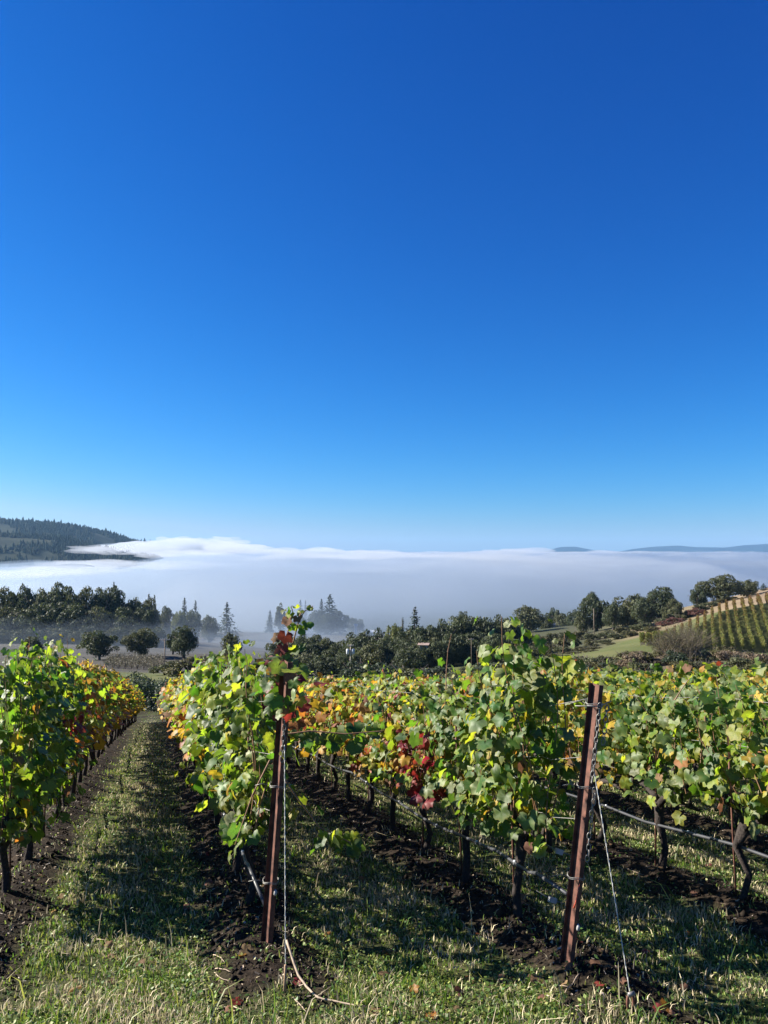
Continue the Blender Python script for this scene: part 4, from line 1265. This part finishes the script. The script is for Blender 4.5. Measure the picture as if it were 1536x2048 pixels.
# ---- end posts with chains, ties and guy wires
def channel_post(base, topp, name='end_post', label='', seed=0):
    """rolled weathering-steel post: short left flange, web, slanting right flange and return lip"""
    b = Vector(base); tp = Vector(topp)
    ax = tp - b; Lp = ax.length
    zq = ax.normalized()
    xq = Vector((1, 0, 0)); xq = (xq - zq * xq.dot(zq)).normalized()
    yq = zq.cross(xq)
    M = Matrix(((xq.x, yq.x, zq.x, b.x), (xq.y, yq.y, zq.y, b.y), (xq.z, yq.z, zq.z, b.z), (0, 0, 0, 1)))
    root = empty(name, base, 0, label, 'vineyard post', 'rusty row end posts')
    root.matrix_basis = M
    sec = [(x_ * .62, y_ * .66) for x_, y_ in [(-.058, .010), (-.054, .026), (-.024, .034), (.022, -.042), (.060, -.034), (.064, -.014)]]
    th = .0045
    pts = []
    n = len(sec)
    for i, (x, y) in enumerate(sec):
        a = Vector(sec[max(i - 1, 0)]); c = Vector(sec[min(i + 1, n - 1)])
        d = (c - a).normalized(); nn = Vector((-d.y, d.x))
        pts.append((Vector((x, y)) + nn * th / 2, Vector((x, y)) - nn * th / 2))
    loop = [p[0] for p in pts] + [p[1] for p in reversed(pts)]
    m = len(loop)
    zs = np.linspace(-.35, Lp, 10)
    V = [(p.x, p.y, z) for z in zs for p in loop]
    Ff = []
    for s in range(len(zs) - 1):
        for i in range(m):
            j = (i + 1) % m
            Ff.append((s * m + i, s * m + j, (s + 1) * m + j, (s + 1) * m + i))
    s = (len(zs) - 1) * m
    for i in range(n - 1): Ff.append((s + i, s + i + 1, s + m - 2 - i, s + m - 1 - i))
    MB().add(V, Ff).build('profile', M_rust, root, smooth=False)
    # small hook slots punched in the lip
    for q in np.arange(.25, Lp - .1, .18):
        MB().box((.0265, -.0262, q), (.005, .004, .014)).build('slot', M_glass, root, smooth=False)
    return root, M, Lp

def ring_mesh(name, a, b, r, mat, n=14, s=5):
    mb = MB()
    p = [(a * math.cos(t), 0, b * math.sin(t)) for t in np.linspace(0, 2 * math.pi, n + 1)]
    mb.tube(p, r, s, cap=False)
    return mb.mesh(name, mat)
LINK = ring_mesh('chain_link', .011, .021, .0032, M_galv)
def chain(root, p0, n, mat_dir=(0, 0, -1), sway=.0):
    p = Vector(p0)
    for i in range(n):
        o = link('chain_link', LINK, root)
        o.location = p + Vector((sway * math.sin(i * 1.3), 0, -.033 * i))
        o.rotation_euler = (0, random.uniform(-.12, .12), (i % 2) * math.pi / 2 + random.uniform(-.3, .3))

def tie(root, z, name='wire_tie', wide=.05, tail=True, mat=None):
    mb = MB()
    for dz in (0, .008):
        p = [(wide * math.cos(a), -.005 + .045 * math.sin(a), z + dz + .006 * math.sin(3 * a)) for a in np.linspace(0, 2 * math.pi, 18)]
        mb.tube(p, .0022, 5, cap=False)
    if tail: mb.tube([(-wide, -.01, z), (-wide - .05, -.03, z + .012), (-wide - .09, -.02, z - .005)], .002, 4)
    return mb.build(name, mat or M_galv, root)

p1b = ground_hit(533, 1884, 3.5, 9)
p1t = at(573, 1322, 4.90)
post1, Mp1, L1 = channel_post(p1b, p1t, label='rusty steel end post half wrapped in red vine leaves, left one')
o2 = ROW_O + ROW_D
p2b = ground_hit(1133, 1924, 3.5, 9)
p2t = at(1192, 1368, 4.62)
post2, Mp2, L2 = channel_post(p2b, p2t, label='leaning rusty steel end post with chains, bare top, right one')
for z in (.40, 1.02): tie(post1, z)
for z in (.50, 1.03, L2 - .12): tie(post2, z)
chain(post2, (.022, -.046, L2 - .12), 14)
chain(post2, (.070, -.03, L2 - .13), 7)
chain(post2, (.046, -.036, 1.02), 13, sway=.004)
chain(post1, (.02, -.046, L1 - .28), 11)
for rt, z in ((post1, .36), (post2, .24)):
    MB().tube([(.036, -.024, z), (.038, -.031, z - .012), (.037, -.031, z - .03), (.034, -.024, z - .04)], [.004, .011, .011, .004], 8).build('tag', M_tagw, rt)
MB().tube([(.015, -.045, .48), (.005, -.06, .43), (.0, -.055, .37), (-.004, -.05, .34)], [.002, .0028, .004, .007], 6).build('tape', M_tagr, post2)
MB().tube([(.10, .0, L2 - .09), (.02, -.05, L2 - .12), (-.12, -.04, L2 - .135)], .0032, 5).build('tie_wire', M_galv, post2)

def guy(p_top, p_bot, label, eye=True, twist=True):
    root = empty('guy_wire', p_bot, 0, label, 'wire', 'guy wires of the end posts')
    a = Vector(p_top) - Vector(p_bot)
    for s in (0, math.pi):
        pts = []
        x = a.orthogonal().normalized(); y = a.normalized().cross(x)
        n = 90
        for i in range(n + 1):
            f = i / n
            w = f * 70 + s
            pts.append(a * f + (x * math.cos(w) + y * math.sin(w)) * .0018)
        MB().tube(pts, .0019, 4).build('strand', M_guy, root)
    return root
g1b = ground_hit(568, 1988, 3.0, 12); g2b = ground_hit(1261, 2022, 3.0, 12)
top1 = Mp1 @ Vector((.03, -.045, L1 - .52)); top2 = Mp2 @ Vector((.03, -.045, L2 - .5))
g1 = guy(top1, at(571, 1932, g1b[1] + .02), 'twisted wire hanging straight from the left end post')
g2 = guy(top2, g2b + np.array([0, 0, .085]), 'twisted slanting wire from right end post to rusty anchor')
# rusty anchor loop, wooden peg
an = empty('ground_anchor', g2b, .4, 'small rusty loop anchor holding the right guy wire', 'anchor')
lp = [(-.02 * math.cos(a) * (1 if a < 9 else 1), 0, .045 + .05 * math.sin(a)) for a in np.linspace(-1.2, math.pi + 1.2, 16)]
MB().tube([(-.012, 0, -.08)] + lp + [(.012, 0, -.08)], .0075, 8).build('loop', M_rust, an)
MB().tube([(-.02, -.008, .09), (.02, -.008, .092)], .012, 8).build('collar', M_galv, an)
MB().tube([(-.005, 0, .095), (-.03, -.01, .10), (-.045, -.02, .14)], .002, 5).build('wire_end', M_galv, an)
peg = empty('wooden_peg', g1b, 0, 'thin wooden peg in the soil under the left wire', 'peg')
a = Vector(at(571, 1930, g1b[1])) - Vector(g1b)
MB().tube([Vector((0, 0, -.06)), a * .5 + Vector((.002, 0, 0)), a], [.010, .009, .008], 7).build('stick', M_wood, peg)

def ground_cane(pts, label, r0=.007, mat=None, lift=.012, name='pruned_cane', group='pruned canes on the ground'):
    P3 = []
    for q in pts:
        g = ground_hit(q[0], q[1], 2.8, 20)
        if g is None: continue
        P3.append(Vector((g[0], g[1], g[2] + (q[2] if len(q) > 2 else lift))))
    if len(P3) < 2: return
    c = P3[0].copy()
    root = empty(name, c, 0, label, 'stick', group)
    # subdivide with a small wander
    fine = []
    for i in range(len(P3) - 1):
        for f in (0, .33, .66): fine.append(P3[i].lerp(P3[i + 1], f) - c + Vector((random.gauss(0, .002), random.gauss(0, .002), abs(random.gauss(0, .002)))))
    fine.append(P3[-1] - c)
    MB().tube(fine, list(np.linspace(r0, r0 * .6, len(fine))), 6).build('stem', mat or M_drycane, root)
ground_cane([(572, 1935, .16), (596, 1968, .05), (612, 1978), (636, 2000), (650, 2004), (700, 2014), (728, 2017), (757, 2018)], 'long pale pruned cane lying right of the wooden peg', .0075)
for pts, lab in [([(427, 1913), (440, 1920), (450, 1930)], 'short pale cane left of the left post mound, upper'), ([(428, 1950), (440, 1960), (460, 1968)], 'bent pale cane left of the left post mound, lower'), ([(430, 1941), (448, 1943), (462, 1948)], 'thin flat cane left of the left post mound'),
                 ([(1158, 1952), (1145, 1972), (1130, 1990)], 'forked pale twig on the right post mound'), ([(1110, 1976), (1138, 1978)], 'short crossing twig on the right post mound'), ([(1150, 2018), (1200, 2010)], 'dark stick below the right post mound'),
                 ([(466, 2018), (485, 2024)], 'tiny pale twig in front of the left mound'), ([(586, 2000), (606, 2020), (612, 2028)], 'thin dry stalk below the wooden peg'), ([(1092, 1994), (1120, 2010), (1170, 2032)], 'long straw stalk at the bottom beside the right mound'),
                 ([(1253, 1740), (1285, 1752)], 'pale twig on the soil in the right aisle'), ([(0, 2030), (30, 2036)], 'pale twig at the bottom left corner'), ([(1330, 1800), (1342, 1802)], 'short pale stick lying behind the right wire')]:
    ground_cane(pts, lab, .0034)

# ---- trellis wires and drip hoses
def along_row(k, t0, t1, h, start=None, n=40, sag=.015, lat=.0, fall=None):
    pts = []
    if start is not None: pts.append(Vector(start))
    for i in range(n + 1):
        t = t0 + (t1 - t0) * (i / n) ** 1.6
        p = row_pt(k, t) + PERP * lat
        pts.append(Vector((p[0], p[1], H1(*p) - .1 + h - sag * math.sin(math.pi * ((t / 6) % 1)))))
    return pts
ROWL = {0: 'left of the grass aisle', 1: 'of the left end post', 2: 'of the right end post', 3: 'next right of the right end post'}
HW = {'low': .78, 'middle': 1.15, 'top': 1.5}
for k in range(0, 4):
    for hn, h in HW.items():
        st = None
        if k == 1: st = Mp1 @ Vector((0, .02, min(h + .05, L1 - .05)))
        if k == 2: st = Mp2 @ Vector((0, .02, min(h + .05, L2 - .05)))
        pts = along_row(k, .25 if k in (1, 2) else -.4, 40, h + .1, st, sag=.01)
        c = pts[0].copy()
        root = empty('trellis_wire', c, 0, '%s trellis wire of the vine row %s' % (hn, ROWL[k]), 'wire', 'trellis wires')
        MB().tube([p - c for p in pts], .0022, 4).build('strand', M_galv, root)
    st = None
    if k == 1: st = Mp1 @ Vector((-.03, .03, .22))
    if k == 2: st = Mp2 @ Vector((-.03, .03, .38))
    pts = along_row(k, .35 if k in (1, 2) else -.4, 40, .50, st, sag=.03, lat=-.06 if k < 3 else .0)
    c = pts[0].copy()
    root = empty('drip_hose', c, 0, 'grey drip irrigation hose of the vine row %s' % ROWL[k], 'hose', 'drip hoses under the vines')
    MB().tube([p - c for p in pts], .0125, 8).build('tube', M_hose, root)
    for j in range(3, 26, 2):
        q = pts[min(j, len(pts) - 1)] - c
        MB().tube([q + Vector((0, 0, -.012)), q + Vector((0, 0, .016))], [.013, .011], 6).build('clip', M_grey, root)

for px, py, lab in [(1105, 1800, 'white wire strainer tied low on the right end post, lower'), (1118, 1703, 'white wire strainer beside the right end post, upper')]:
    c = at(px, py, 5.1)
    root = empty('wire_strainer', c, .3, lab, 'strainer', 'wire strainers by the right post')
    MB().box((0, 0, 0), (.055, .02, .03), Matrix.Rotation(.35, 3, 'Y')).build('body', M_tagw, root, smooth=False)
    MB().tube([(-.1, .03, .06), (-.02, 0, .01), (.03, 0, -.012), (.09, -.02, -.03)], .0025, 5).build('wire', M_galv, root)

# thin rusty stakes beside the near vines
STAKE = MB().tube([(0, 0, -.2), (0, 0, 1.25)], .008, 6).mesh('stake', M_rust)
for k in (0, 1, 2, 3, 4):
    for i in range(0, 7):
        t = FIRST[k] + i + .09
        p = row_pt(k, t)
        root = empty('vine_stake', (p[0], p[1], H1(*p)), 0, 'thin rusty stake by the %s vine %s' % (ORD[i], ROWNAME[k].replace('in the ', 'of ').replace('right of the right end post', 'beyond the right post')), 'stake', 'thin stakes beside the vines')
        o = link('rod', STAKE, root); o.rotation_euler = (random.uniform(-.04, .04), random.uniform(-.04, .04), 0)

# ------------------------------------------------------------------ grass, litter
def scatter(n, y0, y1, power=1.0, margin=.07):
    r = RNG
    Y = (y0 ** (1 - power) + (y1 ** (1 - power) - y0 ** (1 - power)) * r.random(n)) ** (1 / (1 - power)) if power != 1 else y0 * (y1 / y0) ** r.random(n)
    X = Y * r.uniform(-.5 - margin, .5 + margin, n)
    return X, Y

def grass():
    r = RNG
    X, Y = scatter(370000, 3.55, 80, 1.0)
    # density falls off evenly in the picture; thin out on the soil strips
    sm = soilmask(X, Y)
    t, k = rowcoord(X, Y)
    patch = fnoise(X, Y, 1.1, 61, 3)
    keep = r.random(len(X)) < np.where(t < -.2, np.clip(.80 + patch * .5, .12, 1), np.clip(.72 + patch * .4, .1, 1)) * (1 - .93 * np.clip(sm * 1.2, 0, 1))
    X, Y, t, patch, k = X[keep], Y[keep], t[keep], patch[keep], k[keep]
    n = len(X)
    Z = H(X, Y)
    dryp = fnoise(X, Y, .8, 62, 2) + .35 * fnoise(X, Y, 3, 63, 2)
    # a straw coloured band runs along the middle of each aisle
    mid = np.exp(-((np.abs(k - np.floor(k) - .5) * SPC) / .2) ** 2) * (t > 1)
    straw = r.random(n) < np.clip(.27 + .36 * dryp + .36 * mid, .05, .92)
    lime = r.random(n) < .33
    mi = np.where(straw, 2, np.where(lime, 1, 0))
    dist = Y
    hgt = np.where(straw, r.uniform(.03, .075, n), r.uniform(.018, .050, n)) * (1 + .5 * np.clip(patch, -.6, 1))
    tall = r.random(n) < .006
    hgt = np.where(tall, r.uniform(.13, .26, n), hgt)
    wid = np.clip(.0022 + .00042 * dist, .0025, .03) * np.where(straw, .8, 1.15)
    a = r.uniform(0, 2 * np.pi, n)
    lean = np.abs(r.normal(size=n)) * .5 + .12
    la = r.uniform(0, 2 * np.pi, n)
    dx, dy = np.cos(la) * lean * hgt, np.sin(la) * lean * hgt
    wx, wy = np.cos(a) * wid, np.sin(a) * wid
    B = np.stack([X, Y, Z - .006], -1)
    V = np.empty((n, 5, 3), np.float32)
    V[:, 0] = B - np.stack([wx, wy, 0 * wx], -1)
    V[:, 1] = B + np.stack([wx, wy, 0 * wx], -1)
    mpt = B + np.stack([dx * .35, dy * .35, hgt * .6], -1)
    V[:, 2] = mpt + np.stack([wx, wy, 0 * wx], -1) * .75
    V[:, 3] = mpt - np.stack([wx, wy, 0 * wx], -1) * .75
    V[:, 4] = B + np.stack([dx, dy, hgt * np.clip(1 - lean * .25, .4, 1)], -1)
    i0 = np.arange(n) * 5
    Ff = np.stack([np.stack([i0, i0 + 1, i0 + 2], -1), np.stack([i0, i0 + 2, i0 + 3], -1), np.stack([i0 + 3, i0 + 2, i0 + 4], -1)], 1).reshape(-1, 3)
    o = link('grass', np_mesh('grass', V.reshape(-1, 3), Ff, GRASS, np.repeat(mi, 3)))
    tag(o, 'patchy green grass with dry straw between the vine rows', 'grass', kind='stuff')
    # small clover-like leaves close to the ground
    X, Y = scatter(110000, 3.55, 16, 1.2)
    keep = r.random(len(X)) < np.clip(.35 + fnoise(X, Y, 1.6, 64, 2) * .7, 0, 1) * (1 - .9 * soilmask(X, Y))
    X, Y = X[keep], Y[keep]; n = len(X)
    P = np.stack([X, Y, H(X, Y) + r.uniform(.006, .04, n)], -1)
    V, Fq = quads_at(P, unit(r.normal(size=(n, 3)) * .5 + np.array([0, 0, 1])), r.uniform(.006, .014, n) * (1 + Y * .03), r)
    o = link('clover', np_mesh('clover', V, Fq, GRASS[:2], (r.random(n) < .4).astype(int)))
    tag(o, 'low broad leaved clover growing among the grass', 'clover', kind='stuff')
grass()

def litter():
    r = RNG
    X, Y = scatter(45000, 3.55, 26, 1.0)
    keep = r.random(len(X)) < .08 + .6 * soilmask(X, Y)
    X, Y = X[keep], Y[keep]; n = len(X)
    Z = H(X, Y) + .006
    L = r.uniform(.006, .022, n) * np.where(r.random(n) < .05, 2.6, 1) * (1 + .04 * Y); a = r.uniform(0, 6.28, n); w = r.uniform(.001, .003, n) * (1 + .05 * Y)
    d = np.stack([np.cos(a), np.sin(a), r.normal(size=n) * .25], -1); s = np.stack([-np.sin(a), np.cos(a), r.normal(size=n) * .6], -1)
    B = np.stack([X, Y, Z], -1)
    V = np.stack([B - d * L[:, None] / 2 - s * w[:, None], B + d * L[:, None] / 2 - s * w[:, None], B + d * L[:, None] / 2 + s * w[:, None], B - d * L[:, None] / 2 + s * w[:, None]], 1)
    o = link('debris', np_mesh('debris', V.reshape(-1, 3), np.arange(n * 4).reshape(n, 4), [M_drycane, M_bark, M_stone], r.choice(3, n, p=[.16, .66, .18])))
    tag(o, 'chips of bark and dry cane scattered on dark soil', 'debris', kind='stuff')
    # clods
    X, Y = scatter(26000, 3.55, 16, 1.2)
    keep = r.random(len(X)) < soilmask(X, Y)
    X, Y = X[keep], Y[keep]; n = len(X)
    s = r.uniform(.004, .017, n) * np.where(r.random(n) < .05, 1.8, 1)
    O = np.array([(1, 0, 0), (-1, 0, 0), (0, 1, 0), (0, -1, 0), (0, 0, 1), (0, 0, -1)], float)
    Fo = np.array([(0, 2, 4), (2, 1, 4), (1, 3, 4), (3, 0, 4), (2, 0, 5), (1, 2, 5), (3, 1, 5), (0, 3, 5)])
    V = np.stack([X, Y, H(X, Y) + s * .3], -1)[:, None] + O[None] * s[:, None, None] * r.uniform(.6, 1.4, (n, 6, 1))
    o = link('soil_clods', np_mesh('soil_clods', V.reshape(-1, 3), (Fo[None] + (np.arange(n) * 6)[:, None, None]).reshape(-1, 3), [M_clod]))
    tag(o, 'dark crumbly soil clods under the vine rows', 'soil', kind='stuff')
M_clod = simple_mat('soil_clod', (.022, .017, .013), .95, var=.5, scale=6, spec=.1)
litter()

# fallen vine leaves one can count
def fallen():
    spots = [(212, 1900, 6), (228, 1915, 6), (283, 1938, 6), (290, 1725, 4), (342, 1722, 4), (408, 1770, 6), (86, 1752, 6), (275, 1660, 4), (655, 1868, 4), (706, 1832, 6), (764, 1912, 4), (768, 1912, 6), (965, 1878, 4), (1012, 1960, 6), (942, 1958, 4), (828, 1995, 4), (912, 1994, 6), (903, 2022, 6), (1376, 1988, 6),
             (1202, 1678, 4), (1416, 1732, 5), (1370, 1868, 4), (1054, 1800, 6), (817, 1712, 6), (690, 1760, 6), (1525, 1862, 6), (455, 1998, 6), (480, 1905, 6), (430, 1905, 6), (1328, 2025, 4), (738, 2028, 6), (860, 2030, 4), (150, 1985, 6), (1075, 1975, 6), (1180, 1935, 6)]
    r = np.random.default_rng(77)
    while len(spots) < 85:
        x_, y_ = r.uniform(0, 1536), r.uniform(1640, 2040)
        g_ = ground_hit(x_, y_, 2.8, 25)
        if g_ is not None and (soilmask(np.array([g_[0]]), np.array([g_[1]]))[0] > .35 or r.random() < .2): spots.append((x_, y_, int(r.choice((6, 6, 4, 6, 5), p=None))))
    for i, (px, py, m) in enumerate(spots):
        g = ground_hit(px, py, 2.8, 25)
        if g is None: continue
        o = bpy.data.objects.new('fallen_leaf', leaf_mesh(int(r.integers(0, 6)), m))
        N_ = unit(np.array([r.normal() * .35, r.normal() * .35 - .25, 1]))[None]; T_ = np.array([[r.normal(), r.normal(), 0]])
        Fm = frames(N_, T_)[0]; s = r.uniform(.05, .085) if i < 35 else r.uniform(.035, .07)
        M = Matrix.Identity(4)
        for a in range(3):
            for b in range(3): M[a][b] = Fm[a, b] * s
        M.translation = Vector((g[0], g[1], g[2] + .02))
        o.matrix_basis = M
        COL.objects.link(o)
        c = {4: 'orange', 5: 'red', 6: 'curled brown'}[m]
        where = 'grass at the bottom of the picture' if py > 1890 else ('shaded ground between the vine rows')
        tag(o, '%s fallen vine leaf lying on the %s' % (c, where), 'leaf', '%s fallen leaves on the %s' % (c, where))
fallen()

# ------------------------------------------------------------------ fog and haze
def volume_mat(name, col, density, g):
    m, N, L = new_mat(name)
    out = N.new('ShaderNodeOutputMaterial')
    v = N.new('ShaderNodeVolumePrincipled')
    v.inputs['Color'].default_value = (*col, 1)
    v.inputs['Density'].default_value = density
    v.inputs['Anisotropy'].default_value = g
    L.new(v.outputs[0], out.inputs['Volume'])
    return m

def closed_sheet(name, X, Y, Ztop, Zbot, mat, label, cat):
    ny, nx = X.shape
    V = np.concatenate([np.stack([X, Y, Ztop], -1).reshape(-1, 3), np.stack([X, Y, Zbot], -1).reshape(-1, 3)])
    i = np.arange(ny * nx).reshape(ny, nx); o = ny * nx
    q = lambda a, b, c, d: np.stack([a, b, c, d], -1).reshape(-1, 4)
    Fs = [q(i[:-1, :-1], i[:-1, 1:], i[1:, 1:], i[1:, :-1]), q(i[:-1, :-1], i[1:, :-1], i[1:, 1:], i[:-1, 1:]) + o,
          q(i[0, 1:], i[0, :-1], i[0, :-1] + o, i[0, 1:] + o), q(i[-1, :-1], i[-1, 1:], i[-1, 1:] + o, i[-1, :-1] + o),
          q(i[:-1, 0], i[1:, 0], i[1:, 0] + o, i[:-1, 0] + o), q(i[1:, -1], i[:-1, -1], i[:-1, -1] + o, i[1:, -1] + o)]
    ob = link(name, np_mesh(name, V, np.concatenate(Fs), [mat], smooth=False))
    tag(ob, label, cat, kind='stuff')
    return ob

fy = np.r_[np.linspace(150, 1500, 110), np.geomspace(1515, 10900, 90)]
fu = np.linspace(-1, 1, 230)
FX = fu[None, :] * (900 + fy[:, None] * .75)
FY = np.repeat(fy[:, None], len(fu), 1)
az = FX / FY
rise = np.exp(-(np.where(az < -.24, (az + .24) / .07, (az + .24) / .15)) ** 2) * sstep(2250, 2700, FY) * (1 - sstep(4800, 7500, FY))      # piled up against the foot of the left hill
gap = sstep(-.25, -.34, az) * sstep(520, 1000, FY) * (1 - sstep(2250, 2500, FY))                   # lower where the hill's flank stands free
wedge = sstep(-.45, -.36, az) * sstep(2250, 2500, FY) * (1 - sstep(2900, 3300, FY)) * (1 - sstep(-.26, -.16, az))
def fog_layer(name, label, density, dz, de, seed, ampl, g=.55, col=None, gp=34):
    edge = 400 + de - 185 * np.exp(-((az + .12) / .12) ** 2) + 45 * fnoise(FX, FY * 0, 230, seed) + 60 * sstep(.1, .3, az) - 20 * sstep(-.15, -.4, az)
    z = -63 + 27 * sstep(0, 170, FY - edge) + 22 * sstep(60, 650, FY - edge) + 10 * sstep(500, 1800, FY - edge)
    z = z + rise * 16 - gap * gp + wedge * 26 + dz * sstep(0, 500, FY - edge)
    am = sstep(0, 300, FY - edge) * ampl
    z = z + am * (3.0 * fnoise(FX, FY, 150, seed + 1) + 7.0 * fnoise(FX, FY * .5, 480, seed + 2, 3) * sstep(500, 1400, FY) + 9 * rise * fnoise(FX, FY, 330, seed + 3, 3))
    z = np.minimum(z, -5.0 + 22 * rise - gp * gap + wedge * 30 + dz * .35 + 5.0 * ampl * fnoise(FX, FY * .6, 760, seed + 4, 4) + 11 * ampl * rise * fnoise(FX, FY, 420, seed + 5, 3))
    closed_sheet(name, FX, FY, np.maximum(z, -90), np.full_like(z, -95.0 - dz * .1 - seed * .01), volume_mat(name, col or FOG_COL, density, g), label, 'fog')
FOG_COL = (.58, .63, .69)
VEIL_COL = (.44, .54, .66)
fog_layer('valley_fog', 'thick white fog bank filling the valley to the horizon', .009, -7, 170, 71, 1.2)
crest = -20 + 15 * np.abs(fnoise(FX * .6, FY, 340, 61, 4)) + 13 * np.abs(fnoise(FX * .7, FY, 170, 62, 3)) + 10 * fnoise(FX * .8, FY, 1100, 63, 3)
crest = crest + rise * (14 + 26 * np.abs(fnoise(FX * .8, FY, 420, 64, 3))) - gap * 34 + wedge * 36
crest = -75 + (crest + 75) * sstep(650, 1300, FY + 300 * fnoise(FX, FY, 700, 65, 2)) * (1 - sstep(8500, 10500, FY))
closed_sheet('fog_crest', FX, FY, np.maximum(crest, -88), np.full_like(crest, -93.5), volume_mat('fog_crest', FOG_COL, .020, .35), 'billowing bright crests of the far fog bank', 'fog')
fog_layer('fog_veil', 'thin ragged upper layer of the fog bank over the valley', .0030, 1, 40, 81, 1.9, col=VEIL_COL, gp=27)
fog_layer('fog_veil', 'thinnest wispy top of the fog bank over the valley', .0014, 8, -50, 91, 2.6, col=VEIL_COL, gp=18)

def billows():
    r = np.random.default_rng(88)
    nu, nv = 26, 13
    th = np.linspace(0, 2 * np.pi, nu, endpoint=False); ph = np.linspace(0, np.pi, nv)
    Vs, Fs, base = [], [], 0
    spots = [(235, 1098, 1900, 130, 16), (330, 1088, 2600, 120, 18), (420, 1083, 2500, 110, 17), (470, 1094, 2100, 120, 14), (385, 1108, 1500, 150, 14), (560, 1103, 2300, 140, 12), (625, 1099, 3000, 90, 11), (690, 1107, 2000, 150, 11), (770, 1112, 1700, 190, 12), (860, 1106, 2600, 120, 9),
             (950, 1109, 2100, 150, 10), (1062, 1104, 2800, 170, 12), (1180, 1108, 2200, 150, 9), (1290, 1106, 2600, 190, 10), (1420, 1108, 2400, 160, 9), (520, 1128, 1150, 190, 14), (650, 1134, 1050, 200, 13), (300, 1128, 1100, 170, 14), (150, 1140, 950, 190, 15), (880, 1130, 1200, 220, 11)]
    for px, py, Y, w, h in spots:
        for q in range(4):
            c = at(px + r.normal() * w * .32, py + r.normal() * h * .22 + 3, Y * r.uniform(.93, 1.07))
            a = w / F * Y * r.uniform(.28, .5); bz = h / F * Y * r.uniform(.35, .65)
            T_, P_ = np.meshgrid(th, ph)
            d = np.stack([np.sin(P_) * np.cos(T_), np.sin(P_) * np.sin(T_), np.cos(P_)], -1)
            rad = 1 + .30 * np.sin(d[..., 0] * 4 + r.uniform(0, 6)) * np.sin(d[..., 1] * 5 + r.uniform(0, 6)) + .16 * np.sin(d[..., 2] * 7 + d[..., 0] * 6 + r.uniform(0, 6))
            V = c + d * rad[..., None] * np.array([a, a * 1.3, bz])
            i = np.arange(nu * nv).reshape(nv, nu); i2 = np.roll(i, -1, 1)
            Fs.append(np.stack([i[:-1], i[1:], i2[1:], i2[:-1]], -1).reshape(-1, 4) + base)
            Vs.append(V.reshape(-1, 3)); base += nu * nv
    o = link('fog_billows', np_mesh('fog_billows', np.concatenate(Vs), np.concatenate(Fs), [volume_mat('fog_billows', (.62, .66, .72), .0085, .35)]))
    tag(o, 'bright uneven billows along the top of the fog bank', 'fog', kind='stuff')
billows()

# thin mist lying on the field before the left wood
for w_, (cx, cy, hx, hy, hz_, dn, sd, lab) in enumerate([(-105, 262, 100, 62, 11, .0024, 75, 'thin mist lying on the field before the dark left wood'), (-62, 285, 62, 52, 16, .0030, 76, 'mist drifting up at the right end of the left wood'),
                                                       (-20, 330, 70, 90, 12, .0026, 77, 'thin ground mist under the misty firs')]):
    mx_, my_ = np.meshgrid(np.linspace(cx - hx, cx + hx, 44), np.linspace(cy - hy, cy + hy, 34))
    u_ = (mx_ - cx) / hx; v_ = (my_ - cy) / hy
    cov = np.clip(1 - (np.abs(u_) ** 2 + np.abs(v_) ** 2), 0, 1)
    gnd = Hb(mx_, my_)
    closed_sheet('ground_mist', mx_, my_, gnd - 2 - w_ * .1 + cov * hz_ * (1 + .35 * fnoise(mx_, my_, 45, sd)), gnd - 3.5 - w_ * .1, volume_mat('ground_mist', VEIL_COL, dn, .5), lab, 'mist')

hz = MB().box((0, 6500, 72), (21000, 14000, 344)).build('haze', volume_mat('haze', (.32, .58, .90), 4.5e-5, .1), None, smooth=False)
tag(hz, kind='stuff')
